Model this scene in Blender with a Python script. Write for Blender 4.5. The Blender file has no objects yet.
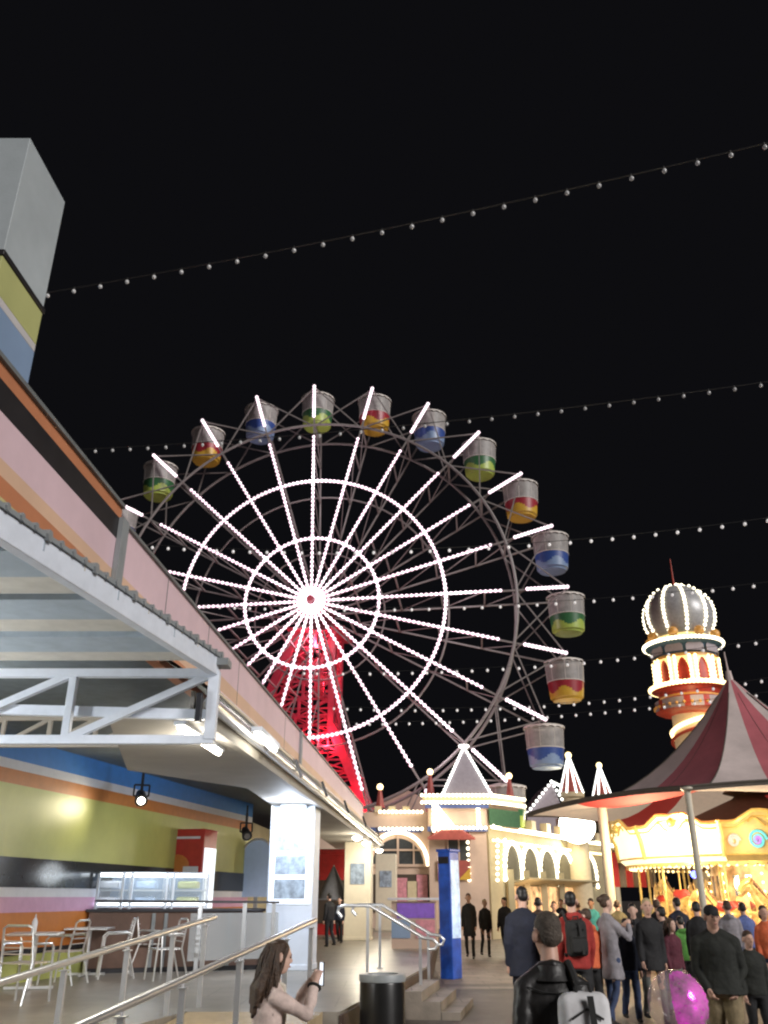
import bpy, math, random
from mathutils import Vector, Matrix
random.seed(7)
PI = math.pi
R = math.radians
S = bpy.context.scene
COL = S.collection

# ------------------------------------------------------------------ camera
TH = R(24.4); F = 850.0; EYE = 1.75
cam_d = bpy.data.cameras.new('camera'); cam = bpy.data.objects.new('camera', cam_d); COL.objects.link(cam)
cam_d.sensor_fit = 'VERTICAL'; cam_d.sensor_height = 36; cam_d.lens = 36 * F / 1024
cam_d.clip_start = 0.1; cam_d.clip_end = 2000
cam.location = (0, 0, EYE); cam.rotation_euler = (R(90) + TH, 0, 0)
S.camera = cam
S.view_settings.view_transform = 'Standard'; S.view_settings.look = 'None'
S.view_settings.exposure = 0
S.cycles.use_denoising = True
S.cycles.max_bounces = 6; S.cycles.transparent_max_bounces = 24
S.cycles.sample_clamp_indirect = 4
S.cycles.filter_width = 2.2

# image pixels cast through the camera to an assumed depth or height
def ray(px, py):
    x = (px - 384) / F; u = (512 - py) / F
    return x, math.cos(TH) - u * math.sin(TH), math.sin(TH) + u * math.cos(TH)
def at(px, py, Y):
    r = ray(px, py); t = Y / r[1]
    return Vector((r[0] * t, Y, EYE + r[2] * t))
def on_z(px, py, z):
    r = ray(px, py); t = (z - EYE) / r[2]
    return Vector((r[0] * t, r[1] * t, z))

# ------------------------------------------------------------------ materials
def mat(name, col, rough=0.6, metal=0.0, em=None, es=0.0, var=0.18, scale=6.0, bump=0.0, bscale=40.0, alpha=1.0, sample=False, spec=0.5, coat=0.0, emn=False):
    m = bpy.data.materials.new(name); m.use_nodes = True
    nt = m.node_tree; b = nt.nodes['Principled BSDF']
    b.inputs['Roughness'].default_value = rough; b.inputs['Metallic'].default_value = metal
    b.inputs['Specular IOR Level'].default_value = spec
    if coat: b.inputs['Coat Weight'].default_value = coat
    tc = nt.nodes.new('ShaderNodeTexCoord')
    if var > 0:
        n = nt.nodes.new('ShaderNodeTexNoise'); n.inputs['Scale'].default_value = scale; n.inputs['Detail'].default_value = 5
        n.inputs['Roughness'].default_value = 0.65
        nt.links.new(tc.outputs['Object'], n.inputs['Vector'])
        r = nt.nodes.new('ShaderNodeValToRGB')
        r.color_ramp.elements[0].position = 0.3; r.color_ramp.elements[1].position = 0.72
        r.color_ramp.elements[0].color = (*[max(0, c * (1 - var)) for c in col], 1)
        r.color_ramp.elements[1].color = (*[min(1, c * (1 + var)) for c in col], 1)
        nt.links.new(n.outputs['Fac'], r.inputs['Fac']); nt.links.new(r.outputs['Color'], b.inputs['Base Color'])
    else:
        b.inputs['Base Color'].default_value = (*col, 1)
    if bump > 0:
        n2 = nt.nodes.new('ShaderNodeTexNoise'); n2.inputs['Scale'].default_value = bscale; n2.inputs['Detail'].default_value = 4
        nt.links.new(tc.outputs['Object'], n2.inputs['Vector'])
        bp = nt.nodes.new('ShaderNodeBump'); bp.inputs['Strength'].default_value = bump; bp.inputs['Distance'].default_value = 0.02
        nt.links.new(n2.outputs['Fac'], bp.inputs['Height']); nt.links.new(bp.outputs['Normal'], b.inputs['Normal'])
    if em:
        b.inputs['Emission Color'].default_value = (*em, 1); b.inputs['Emission Strength'].default_value = es
        if not sample: m.cycles.emission_sampling = 'NONE'
    if em and emn and var > 0:
        r2 = nt.nodes.new('ShaderNodeValToRGB'); r2.color_ramp.elements[0].position = .36; r2.color_ramp.elements[1].position = .66
        r2.color_ramp.elements[0].color = (*[c * .05 for c in em], 1); r2.color_ramp.elements[1].color = (*em, 1)
        nt.links.new(n.outputs['Fac'], r2.inputs['Fac']); nt.links.new(r2.outputs['Color'], b.inputs['Emission Color'])
    if alpha < 1: b.inputs['Alpha'].default_value = alpha
    return m

M = {}
def mk(k, *a, **kw): M[k] = mat(k, *a, **kw)
mk('asphalt', (.085, .072, .064), .5, var=.5, scale=.9, bump=.5, bscale=60)
mk('paving', (.21, .18, .15), .5, var=.45, scale=1.0, bump=.3, bscale=30)
mk('terrace', (.25, .225, .19), .36, var=.3, scale=1.1, bump=.06, bscale=14)
mk('fascia_brown', (.05, .028, .02), .6)
mk('ramp', (.38, .29, .17), .5, var=.2, scale=3)
mk('steel', (.64, .65, .67), .28, .75, var=.08)
mk('alu', (.72, .72, .72), .33, .85, var=.1)
mk('dark_metal', (.03, .03, .035), .45, .3)
mk('white_steel', (.68, .73, .82), .45, var=.08)
mk('grey_steel', (.25, .27, .28), .45, var=.1)
mk('wheel_steel', (.22, .195, .19), .5, var=.1)
mk('wheel_led', (.9, .85, .88), .4, em=(1, .70, .84), es=1.75, var=0)
mk('led_core', (.9, .85, .88), .4, em=(1, .55, .74), es=.75, var=0)
mk('led_tube', (.9, .85, .88), .4, em=(1, .76, .87), es=1.9, var=0)
mk('bulb_white', (.9, .9, .8), .4, em=(1, .89, .62), es=3.6, var=0)
mk('bulb_cool', (.9, .9, .9), .4, em=(.95, .97, .9), es=2.6, var=0)
mk('bulb_warm', (.9, .8, .6), .4, em=(1, .76, .36), es=3.2, var=0)
mk('festoon_dim', (.55, .55, .55), .12, em=(.9, .88, .92), es=.05, var=.2)
mk('festoon_lit', (.8, .8, .8), .2, em=(1, .93, .92), es=.38, var=0)
mk('cable', (.02, .02, .02), .6, var=0)
mk('red_tower', (.42, .035, .065), .4, em=(1, .05, .10), es=.05, var=.3, scale=1.2)
mk('hub_dark', (.10, .015, .02), .4)
# facade stripes
mk('pa_grey', (.38, .42, .44), .5, var=.13, scale=1.6, bump=.05)
mk('pa_black', (.022, .02, .022), .45)
mk('pa_green', (.42, .43, .18), .5, var=.08, scale=1.4)
mk('pa_white', (.52, .50, .50), .5, var=.06)
mk('pa_blue', (.22, .31, .46), .5, var=.08, scale=1.4)
mk('pa_orange', (.50, .20, .10), .5, var=.1, scale=1.4)
mk('pa_pink', (.68, .50, .55), .5, var=.08, scale=1.2)
mk('pa_tan', (.66, .44, .31), .5, var=.08, scale=1.2)
mk('pa_yellow', (.52, .46, .22), .5, var=.08)
mk('coping', (.16, .17, .17), .5)
mk('wall_blue', (.04, .20, .55), .5, var=.1)
mk('wall_orange', (.48, .16, .03), .45, var=.1)
mk('wall_green', (.44, .46, .14), .38, var=.1, scale=1.2)
mk('wall_black', (.028, .03, .032), .16, var=.2)
mk('wall_white', (.62, .62, .66), .4, var=.06)
mk('wall_pink', (.55, .30, .44), .4, var=.08)
mk('soffit', (.34, .32, .29), .7, var=.12, scale=1.0)
mk('soffit_dark', (.09, .12, .15), .7, var=.2)
mk('deck_blue', (.36, .43, .50), .6, var=.1)
mk('deck_beige', (.56, .54, .49), .6, var=.1)
mk('pillar', (.58, .64, .74), .45, var=.05)
mk('pillar_cream', (.72, .66, .52), .45, var=.05)
mk('panel_glow', (.9, .92, 1), .3, em=(.78, .88, 1), es=1.15, var=0)
mk('panel_grey', (.22, .27, .33), .3, em=(.35, .45, .58), es=.24, var=.45, scale=7, emn=True)
mk('tube_light', (1, .95, .85), .4, em=(1, .93, .76), es=14, var=0)
mk('tube_cool', (1, 1, 1), .4, em=(.86, .94, 1), es=7, var=0)
mk('fridge_red', (.26, .02, .018), .35, em=(.8, .05, .03), es=.06, var=.2)
mk('fridge_glass', (.55, .60, .65), .1, em=(.9, .96, 1), es=1.2, var=0)
mk('glass', (.55, .62, .62), .06, alpha=.22, var=0)
mk('smoke_glass', (.35, .37, .38), .1, alpha=.55, var=0)
mk('counter_brown', (.13, .075, .055), .4, var=.25, scale=3)
mk('arch_blue', (.28, .36, .50), .4, em=(.5, .65, .9), es=.14, var=.1)
mk('red_paint', (.40, .02, .02), .45, var=.2)
mk('grey_cloth', (.10, .10, .11), .9)
mk('bin_black', (.012, .012, .012), .3, var=.3)
mk('pylon_blue', (.02, .07, .36), .35, em=(.04, .20, .9), es=.16, var=.35, scale=2.2, emn=True)
mk('pylon_screen', (.4, .55, .8), .3, em=(.40, .60, 1), es=.75, var=.4, scale=2.0, emn=True)
mk('poster_purple', (.18, .08, .42), .4, em=(.3, .12, .7), es=.12, var=.3)
mk('poster_pink', (.6, .25, .3), .4, var=.3)
# castle
mk('castle_pink', (.52, .385, .31), .7, var=.14, scale=.8, bump=.1)
mk('castle_olive', (.34, .29, .18), .7, var=.2, scale=.8, bump=.1)
mk('castle_cream', (.55, .46, .30), .7, var=.1)
mk('castle_roof', (.36, .32, .36), .7, var=.12)
mk('castle_red', (.30, .06, .05), .6)
mk('castle_blue', (.06, .09, .25), .5)
mk('window_dark', (.05, .055, .06), .15)
mk('arch_dark', (.09, .08, .05), .6, var=.3)
mk('shop_warm', (.35, .2, .1), .5, em=(1, .58, .25), es=2.0, var=.6, scale=.9, emn=True)
mk('shop_dark', (.05, .035, .025), .6)
mk('roof_green', (.035, .10, .05), .7)
# helter tower
mk('dome_grey', (.42, .42, .43), .35, .1, var=.2)
mk('t_blue', (.06, .14, .22), .5)
mk('t_red', (.33, .03, .02), .45, em=(1, .15, .05), es=.05, var=.25)
mk('t_gold', (.55, .28, .07), .4, em=(1, .45, .1), es=.16, var=.3)
mk('t_cream', (.60, .48, .30), .55, em=(1, .75, .4), es=.12, var=.1)
mk('t_lit', (.9, .8, .5), .5, em=(1, .74, .26), es=1.15, var=.1)
# tent & carousel
mk('tent_red', (.48, .125, .15), .8, bump=.6, bscale=2.2, var=.2, scale=.7)
mk('tent_white', (.58, .49, .47), .8, bump=.6, bscale=2.2, var=.2, scale=.7)
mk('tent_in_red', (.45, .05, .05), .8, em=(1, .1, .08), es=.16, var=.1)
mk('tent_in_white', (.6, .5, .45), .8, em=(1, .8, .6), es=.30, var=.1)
mk('tent_edge', (.10, .085, .07), .8)
mk('pole_cream', (.60, .56, .46), .45, var=.08)
mk('pole_grey', (.30, .31, .29), .45, var=.08)
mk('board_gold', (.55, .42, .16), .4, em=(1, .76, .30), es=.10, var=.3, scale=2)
mk('board_overlit', (.9, .8, .5), .4, em=(1, .86, .50), es=1.5, var=.15, scale=1.2)  # blown-out lamplight on the left boards, put into the colour as emission
mk('gold_trim', (.62, .45, .14), .3, .4, em=(1, .7, .2), es=.15, var=.3)
mk('c_roof', (.10, .06, .035), .7)
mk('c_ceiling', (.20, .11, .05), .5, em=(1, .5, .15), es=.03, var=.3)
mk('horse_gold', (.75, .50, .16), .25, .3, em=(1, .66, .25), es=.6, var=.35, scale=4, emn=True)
mk('saddle_red', (.5, .05, .04), .5)
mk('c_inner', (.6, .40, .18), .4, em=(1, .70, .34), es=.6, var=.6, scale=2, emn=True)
mk('c_skirt', (.42, .13, .055), .6, var=.25)
mk('mirror', (.7, .7, .65), .08, .9, var=0)
mk('teal', (.1, .5, .6), .4, em=(.1, .7, .9), es=.35, var=0)
mk('purple', (.3, .15, .6), .4, em=(.35, .2, .9), es=.45, var=0)
mk('sw_red', (.7, .1, .05), .4, em=(1, .15, .05), es=.4, var=0)
mk('sw_pink', (.8, .4, .4), .4, em=(1, .45, .45), es=.4, var=0)
mk('blue_lamp', (.1, .1, 1), .4, em=(.1, .15, 1), es=6, var=0)
# gondolas
mk('g_mesh', (.38, .36, .35), .5, alpha=.74, var=.2, scale=3)
mk('g_canopy', (.62, .57, .53), .6, var=.08)
for k, c in dict(g_green=(.035, .13, .05), g_lime=(.36, .46, .09), g_red=(.30, .022, .035), g_yellow=(.55, .33, .04), g_blue=(.035, .075, .27), g_sky=(.20, .28, .44), g_base=(.55, .52, .42)).items():
    mk(k, c, .4, var=.08)
# people
SK = [(.55, .33, .25), (.42, .25, .18), (.60, .39, .31)]
for i, c in enumerate(SK): mk('skin_%d' % i, c, .5, var=.14, scale=20)
def cloth(name, c=None, rough=.85): 
    if name not in M: mk(name, c, rough, var=.25, scale=9, bump=.35, bscale=16)
    return M[name]
cloth('c_black', (.014, .014, .016)); cloth('c_navy', (.010, .013, .028)); cloth('c_red', (.34, .03, .025)); cloth('c_hoodie', (.26, .245, .27))
cloth('c_jeans', (.035, .055, .12)); cloth('c_khaki', (.24, .185, .105)); cloth('c_beige', (.62, .49, .44)); cloth('c_greytee', (.12, .13, .12))
cloth('c_green', (.10, .30, .06)); cloth('c_maroon', (.10, .02, .035)); cloth('c_teal', (.06, .35, .40)); cloth('c_orange', (.62, .13, .05)); cloth('c_bluetop', (.10, .14, .34))
cloth('c_darkgreen', (.018, .020, .017)); cloth('c_brown', (.08, .05, .035)); cloth('c_olive', (.10, .09, .05)); cloth('c_cream', (.55, .5, .42))
mk('leather', (.016, .015, .015), .46, var=.4, scale=8, bump=.5, bscale=11)
mk('hair_brown', (.060, .034, .020), .55, var=.5, scale=30, bump=.6, bscale=60)
mk('hair_black', (.01, .009, .009), .5, var=.4, scale=30)
mk('hair_grey', (.075, .058, .045), .7, var=.5, scale=40, bump=.6, bscale=80)
mk('hair_blond', (.40, .33, .18), .6, var=.3, scale=30)
mk('shoe', (.02, .018, .017), .5); mk('shoe_white', (.55, .55, .55), .5)
mk('eye_dark', (.01, .01, .01), .15, var=0); mk('lip', (.42, .16, .14), .5, var=0)
mk('phone_black', (.012, .012, .014), .15, var=0)
mk('pack_white', (.66, .66, .68), .7, var=.08, scale=8, bump=.3, bscale=14)
mk('strap_black', (.015, .015, .015), .8)
mk('foil_pink', (.42, .02, .40), .14, .8, em=(1, .05, .75), es=.75, var=.7, scale=4.5, emn=True)  # mottled emission puts reflected light into the foil colour
mk('foil_clear', (.62, .55, .50), .05, alpha=.30, var=.2, spec=.8)

def joints(m, sx, sy, dark=.35):
    # paving joints: a brick texture darkens the base colour along the joints
    nt = m.node_tree; b = nt.nodes['Principled BSDF']; lk = b.inputs['Base Color'].links[0]; src = lk.from_socket
    tc = nt.nodes.new('ShaderNodeTexCoord'); br = nt.nodes.new('ShaderNodeTexBrick'); br.inputs['Scale'].default_value = 1
    br.inputs['Brick Width'].default_value = sx; br.inputs['Row Height'].default_value = sy; br.inputs['Mortar Size'].default_value = .012; br.inputs['Mortar Smooth'].default_value = .3
    br.inputs['Color1'].default_value = (1, 1, 1, 1); br.inputs['Color2'].default_value = (.82, .82, .82, 1); br.inputs['Mortar'].default_value = (dark, dark, dark, 1)
    mx = nt.nodes.new('ShaderNodeMixRGB'); mx.blend_type = 'MULTIPLY'; mx.inputs['Fac'].default_value = 1
    nt.links.new(tc.outputs['Object'], br.inputs['Vector']); nt.links.new(src, mx.inputs['Color1']); nt.links.new(br.outputs['Color'], mx.inputs['Color2']); nt.links.new(mx.outputs['Color'], b.inputs['Base Color'])
joints(M['paving'], .9, .6); joints(M['terrace'], 1.2, 1.2, .6)

# ------------------------------------------------------------------ mesh builder
def frame(d):
    d = Vector(d).normalized()
    up = Vector((0, 0, 1)) if abs(d.z) < .95 else Vector((0, 1, 0))
    a = d.cross(up).normalized(); b = a.cross(d).normalized()
    return a, b, d
class MB:
    def __init__(s): s.v = []; s.f = []; s.m = []; s.mi = 0; s.T = None
    def add(s, vs, fs, mi=None):
        o = len(s.v); T = s.T
        s.v.extend([tuple(T @ Vector(p)) if T else tuple(p) for p in vs])
        s.f.extend([tuple(i + o for i in f) for f in fs])
        s.m.extend([s.mi if mi is None else mi] * len(fs))
    def box(s, c, size, rz=0, mi=None):
        x, y, z = [k / 2 for k in size]; ca, sa = math.cos(rz), math.sin(rz)
        vs = []
        for dx, dy, dz in ((-x, -y, -z), (x, -y, -z), (x, y, -z), (-x, y, -z), (-x, -y, z), (x, -y, z), (x, y, z), (-x, y, z)):
            vs.append((c[0] + dx * ca - dy * sa, c[1] + dx * sa + dy * ca, c[2] + dz))
        s.add(vs, [(3, 2, 1, 0), (4, 5, 6, 7), (0, 1, 5, 4), (1, 2, 6, 5), (2, 3, 7, 6), (3, 0, 4, 7)], mi)
    def bar(s, p, q, w, h=None, mi=None):
        h = h or w; p = Vector(p); q = Vector(q); a, b, d = frame(q - p); a *= w / 2; b *= h / 2
        vs = [p - a - b, p + a - b, p + a + b, p - a + b, q - a - b, q + a - b, q + a + b, q - a + b]
        s.add(vs, [(0, 3, 2, 1), (4, 5, 6, 7), (0, 1, 5, 4), (1, 2, 6, 5), (2, 3, 7, 6), (3, 0, 4, 7)], mi)
    def path(s, pts, r, n=8, mi=None, closed=False):
        pts = [Vector(p) for p in pts]; k = len(pts)
        rs = r if isinstance(r, (list, tuple)) else [r] * k
        vs = []; fs = []; pa = None
        for i, p in enumerate(pts):
            if closed: d = pts[(i + 1) % k] - pts[i - 1]
            else: d = pts[min(i + 1, k - 1)] - pts[max(i - 1, 0)]
            a, b, d = frame(d)
            if pa is not None:
                a2 = (pa - d * pa.dot(d))
                if a2.length > 1e-5: a = a2.normalized(); b = a.cross(d).normalized()
            pa = a
            for j in range(n):
                t = 2 * PI * j / n
                vs.append(p + a * (rs[i] * math.cos(t)) + b * (rs[i] * math.sin(t)))
        for i in range(k if closed else k - 1):
            i2 = (i + 1) % k
            for j in range(n):
                fs.append((i * n + j, i * n + (j + 1) % n, i2 * n + (j + 1) % n, i2 * n + j))
        if not closed:
            fs.append(tuple(range(n))[::-1]); fs.append(tuple((k - 1) * n + j for j in range(n)))
        s.add(vs, fs, mi)
    def tube(s, p, q, r0, r1=None, n=8, mi=None): s.path([p, q], [r0, r0 if r1 is None else r1], n, mi)
    def ball(s, c, r, n=10, m=7, mi=None):
        if not isinstance(r, (list, tuple)): r = (r, r, r)
        c = Vector(c); vs = [c + Vector((0, 0, r[2]))]; fs = []
        for i in range(1, m):
            a = PI * i / m
            for j in range(n):
                t = 2 * PI * j / n
                vs.append(c + Vector((r[0] * math.sin(a) * math.cos(t), r[1] * math.sin(a) * math.sin(t), r[2] * math.cos(a))))
        vs.append(c - Vector((0, 0, r[2]))); L = len(vs) - 1
        for j in range(n):
            fs.append((0, 1 + j, 1 + (j + 1) % n)); fs.append((L, 1 + (m - 2) * n + (j + 1) % n, 1 + (m - 2) * n + j))
            for i in range(m - 2):
                o = 1 + i * n
                fs.append((o + j, o + n + j, o + n + (j + 1) % n, o + (j + 1) % n))
        s.add(vs, fs, mi)
    def lathe(s, c, prof, n=24, mi=None, a0=0, a1=2 * PI, rfun=None):
        c = Vector(c); full = abs(a1 - a0 - 2 * PI) < 1e-6; k = n if full else n + 1; vs = []; fs = []; ms = []
        for (r, z) in prof:
            for j in range(k):
                t = a0 + (a1 - a0) * j / n
                vs.append(c + Vector((r * math.cos(t), r * math.sin(t), z)))
        for i in range(len(prof) - 1):
            for j in range(n):
                fs.append((i * k + j, i * k + (j + 1) % k, (i + 1) * k + (j + 1) % k, (i + 1) * k + j))
        if rfun:
            o = len(s.m); s.add(vs, fs, mi)
            for i in range(len(prof) - 1):
                for j in range(n):
                    s.m[o + i * n + j] = rfun((prof[i][1] + prof[i + 1][1]) / 2, a0 + (a1 - a0) * (j + .5) / n)
        else: s.add(vs, fs, mi)
    def poly(s, pts, mi=None): s.add(pts, [tuple(range(len(pts)))], mi)
    def prism(s, pts, off, mi=None):
        n = len(pts); off = Vector(off); a = [Vector(p) for p in pts]; b = [p + off for p in a]
        fs = [tuple(range(n))[::-1], tuple(range(n, 2 * n))] + [(i, (i + 1) % n, n + (i + 1) % n, n + i) for i in range(n)]
        s.add(a + b, fs, mi)
    def build(s, name, mats, parent=None, origin=None, bevel=0, sharp=38, label=None, kind=None):
        if not isinstance(mats, (list, tuple)): mats = [mats]
        me = bpy.data.meshes.new(name)
        o = Vector(origin) if origin is not None else Vector((0, 0, 0))
        if parent is not None and origin is None and 'org' in ORG.get(parent.name, {}): o = Vector(ORG[parent.name]['org'])
        me.from_pydata([tuple(Vector(p) - o) for p in s.v], [], s.f)
        for m in mats: me.materials.append(m)
        me.polygons.foreach_set('material_index', s.m)
        me.polygons.foreach_set('use_smooth', [True] * len(me.polygons))
        me.set_sharp_from_angle(angle=R(sharp))
        ob = bpy.data.objects.new(name, me); COL.objects.link(ob)
        if parent is not None:
            ob.parent = parent
            if parent.name in ORG: ORG[ob.name] = ORG[parent.name]
        elif origin is not None: ob.location = o
        if parent is None and origin is not None: ORG[ob.name] = {'org': o}
        if bevel:
            b = ob.modifiers.new('bevel', 'BEVEL'); b.width = bevel; b.segments = 2; b.limit_method = 'ANGLE'
        if label: ob['label'] = label
        if kind: ob['kind'] = kind
        return ob
ORG = {}     # world origin of things whose parts are laid out in world coordinates
def thing(name, label, cat, loc=(0, 0, 0), rz=0, group=None, world=False):
    o = bpy.data.objects.new(name, None); COL.objects.link(o); o.empty_display_size = .2
    o.location = loc; o.rotation_euler = (0, 0, rz); o['label'] = label; o['category'] = cat
    if group: o['group'] = group
    if world: ORG[o.name] = {'org': Vector(loc)}
    return o
def tag(o, label, cat, group=None):
    o['label'] = label; o['category'] = cat
    if group: o['group'] = group
    return o
def dup(root, loc, rz=0, label=None, group=None, scale=None):
    def cp(o, par):
        c = o.copy(); COL.objects.link(c)
        if par is not None: c.parent = par
        for ch in kids.get(o.name, []): cp(ch, c)
        return c
    kids = {}
    for o in list(COL.objects):
        if o.parent is not None: kids.setdefault(o.parent.name, []).append(o)
    r = cp(root, None); r.location = loc; r.rotation_euler = (0, 0, rz)
    if label: r['label'] = label
    if group: r['group'] = group
    if scale: r.scale = (scale,) * 3
    return r
def lamp(kind, loc, energy, col=(1, 1, 1), size=.1, target=None, spot=70, blend=.6):
    d = bpy.data.lights.new('lamp_light', kind); d.energy = energy; d.color = col
    if kind in ('POINT', 'SPOT'): d.shadow_soft_size = size
    if kind == 'AREA': d.size = size
    if kind == 'SPOT': d.spot_size = R(spot); d.spot_blend = blend
    o = bpy.data.objects.new('lamp_light', d); COL.objects.link(o); o.location = loc
    if target is not None: o.rotation_euler = (Vector(target) - Vector(loc)).to_track_quat('-Z', 'Y').to_euler()
    return o
def bulbs(mb, pts, r, n=6, m=4):
    for p in pts: mb.ball(p, r, n, m)
def line_pts(p, q, step):
    p = Vector(p); q = Vector(q); k = max(1, int(round((q - p).length / step)))
    return [p.lerp(q, i / k) for i in range(k + 1)]

# ------------------------------------------------------------------ world and moonless ambient
w = bpy.data.worlds.new('World'); S.world = w; w.use_nodes = True
nt = w.node_tree; bg = nt.nodes['Background']
sky = nt.nodes.new('ShaderNodeTexSky'); sky.sky_type = 'NISHITA'; sky.sun_disc = False
sky.sun_elevation = R(-12); sky.sun_rotation = R(150)
mx = nt.nodes.new('ShaderNodeMixRGB'); mx.blend_type = 'ADD'; mx.inputs['Fac'].default_value = .02
mx.inputs['Color1'].default_value = (.0040, .0040, .0050, 1)
nt.links.new(sky.outputs['Color'], mx.inputs['Color2']); nt.links.new(mx.outputs['Color'], bg.inputs['Color'])
bg.inputs['Strength'].default_value = 1.0
sd = bpy.data.lights.new('sun', 'SUN'); sd.energy = 2.8; sd.angle = R(22); sd.color = (1, .96, .93)
so = bpy.data.objects.new('sun', sd); COL.objects.link(so)
so.rotation_euler = Vector((-.68, .62, -.40)).to_track_quat('-Z', 'Y').to_euler()
# ================================================================== SETTING
def sheet(name, pts, z, m):
    b = MB(); b.poly([(p[0], p[1], z) for p in pts]); return b.build(name, m, kind='structure')
sheet('ground', [(-300, -40), (300, -40), (300, 500), (-300, 500)], 0, M['asphalt'])
sheet('paving', [(1.35, 21.5), (9, 21.5), (22, 60), (1.5, 60)], .004, M['paving'])
sheet('paving_strip', [(1.0, 20.3), (5.2, 20.3), (5.2, 20.9), (1.0, 20.9)], .004, M['paving'])
FZ = .53                                            # terrace floor height
AZ = R(10.7); E0 = Vector((-.73, 10.4, 0)); ED = Vector((math.sin(AZ), math.cos(AZ), 0)); EN = Vector((math.cos(AZ), -math.sin(AZ), 0))
def edge(Y): return E0 + ED * ((Y - E0.y) / ED.y)
b = MB()
e1 = edge(11.5); e2 = edge(18.6); e3 = Vector((e2.x + math.tan(R(4)) * 23, 41.6, 0)); EN2 = Vector((math.cos(R(4)), -math.sin(R(4)), 0))
outl = [(-14, 3.0), (-3.56, 3.0), (-3.56, 6.75), (-2.32, 11.5), (e1.x, 11.5), (e2.x, e2.y), (e3.x, e3.y), (-14, 41.6)]
b.prism([(x, y, 0) for x, y in outl], (0, 0, FZ))
terr = b.build('terrace_floor', M['terrace'], kind='structure')
b = MB()
b.prism([e1 + Vector((.003, -.02, .02)), e2 + Vector((.003, 0, .02)), e2 + Vector((.003, 0, FZ - .03)), e1 + Vector((.003, -.02, FZ - .03))], EN * .03)
b.prism([e2 + Vector((.003, 0, .02)), e3 + Vector((.003, 0, .02)), e3 + Vector((.003, 0, FZ - .03)), e2 + Vector((.003, 0, FZ - .03))], EN2 * .03)
b.build('terrace_kerb', M['fascia_brown'], kind='structure')
b = MB()                                             # access ramp between the two sloping handrails
a0, a1, b0, b1 = Vector((-3.52, 6.9, .02)), Vector((-2.30, 11.5, FZ)), Vector((-1.95, 6.7, .02)), Vector((-.72, 11.5, FZ))
b.add([a0, b0, b1, a1] + [Vector((p.x, p.y, 0)) for p in (a0, b0, b1, a1)], [(0, 1, 2, 3), (7, 6, 5, 4), (0, 4, 5, 1), (1, 5, 6, 2), (2, 6, 7, 3), (3, 7, 4, 0)])
b.build('ramp', M['ramp'], kind='structure')
b = MB()
for k in range(3):
    p = edge(16.6) + EN * (.22 + .3 * k); h = FZ - .14 * (k + 1) + .0
    b.box((p.x, p.y, h / 2), (.3, 2.2, h), -AZ)
b.build('steps', M['paving'], kind='structure')

# ================================================================== CAFE BUILDING (long striped facade, pillars, back wall)
FA = R(3.5); FN = Vector((math.cos(FA), -math.sin(FA), 0)); FD = Vector((math.sin(FA), math.cos(FA), 0)); FC = -2.9
def fac(Y, z, off=0): 
    X = (FC + off + Y * math.sin(FA)) / math.cos(FA); return Vector((X, Y, z))
def zfac(px, py):
    r = ray(px, py); nd = FN.x * r[0] + FN.y * r[1]; t = FC / nd; return EYE + r[2] * t, r[1] * t
cafe = thing('cafe_building', 'long cafe building with striped pastel facade above an open terrace', 'building', (-6, 14, 0), world=True)
zs = [zfac(0, p)[0] for p in (360, 377, 410, 457, 475, 496, 522)]
zs.append(zs[-1] - .12)
for i_ in (6, 7): zs[i_] = max(zs[i_], 4.06 - .02 * (i_ - 6))
cols = ['pa_orange', 'pa_black', 'pa_pink', 'pa_tan', 'pa_orange', 'pa_yellow', 'coping']
def parapet(Y0, Y1, drop, cls, name, thick=.12):
    mats = []; b = MB()
    for i, c in enumerate(cls):
        mats.append(M[c]); z1, z0 = zs[i] - drop, zs[i + 1] - drop
        b.prism([fac(Y0, z0), fac(Y1, z0), fac(Y1, z1), fac(Y0, z1)], -FN * thick, mi=i)
    top = zs[0] - drop
    b.prism([fac(Y0, top, .03), fac(Y1, top, .03), fac(Y1, top + .035, .03), fac(Y0, top + .035, .03)], -FN * (thick + .06), mi=len(cls))
    return b.build(name, mats + [M['coping']], cafe)
Yj = zfac(122, 512)[1]
parapet(1.2, Yj, 0, cols, 'striped_parapet')
# second run of facade: pink over tan, slightly lower
z_top2 = zfac(150, 556)[0]
b = MB(); zz = [z_top2, z_top2 - .46, z_top2 - .66, z_top2 - .76, 4.0]
YE = zfac(363, 804)[1]
for i in range(4):
    b.prism([fac(Yj + .02, zz[i + 1]), fac(YE, zz[i + 1]), fac(YE, zz[i]), fac(Yj + .02, zz[i])], -FN * .12, mi=i)
b.prism([fac(Yj, z_top2, .03), fac(YE, z_top2, .03), fac(YE, z_top2 + .03, .03), fac(Yj, z_top2 + .03, .03)], -FN * .2, mi=4)
b.build('striped_parapet', [M['pa_pink'], M['pa_tan'], M['pa_tan'], M['pa_orange'], M['coping']], cafe)
for Yp in (Yj, zfac(300, 735)[1]):
    b = MB(); b.prism([fac(Yp - .06, zs[-1] - .05, .05), fac(Yp + .10, zs[-1] - .05, .05), fac(Yp + .10, z_top2 + .02, .05), fac(Yp - .06, z_top2 + .02, .05)], -FN * .045); b.build('cover_strip', M['grey_steel'], cafe)
for Yp in (3.1, 4.3, 8.8, 10.6, 12.4, 16.5, 18.6):
    zhi = zs[0] if Yp < Yj else z_top2
    b = MB(); b.prism([fac(Yp, 4.1, .002), fac(Yp + .012, 4.1, .002), fac(Yp + .012, zhi - .004, .002), fac(Yp, zhi - .004, .002)], FN * .003); b.build('panel_joint', M['coping'], cafe)
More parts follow.
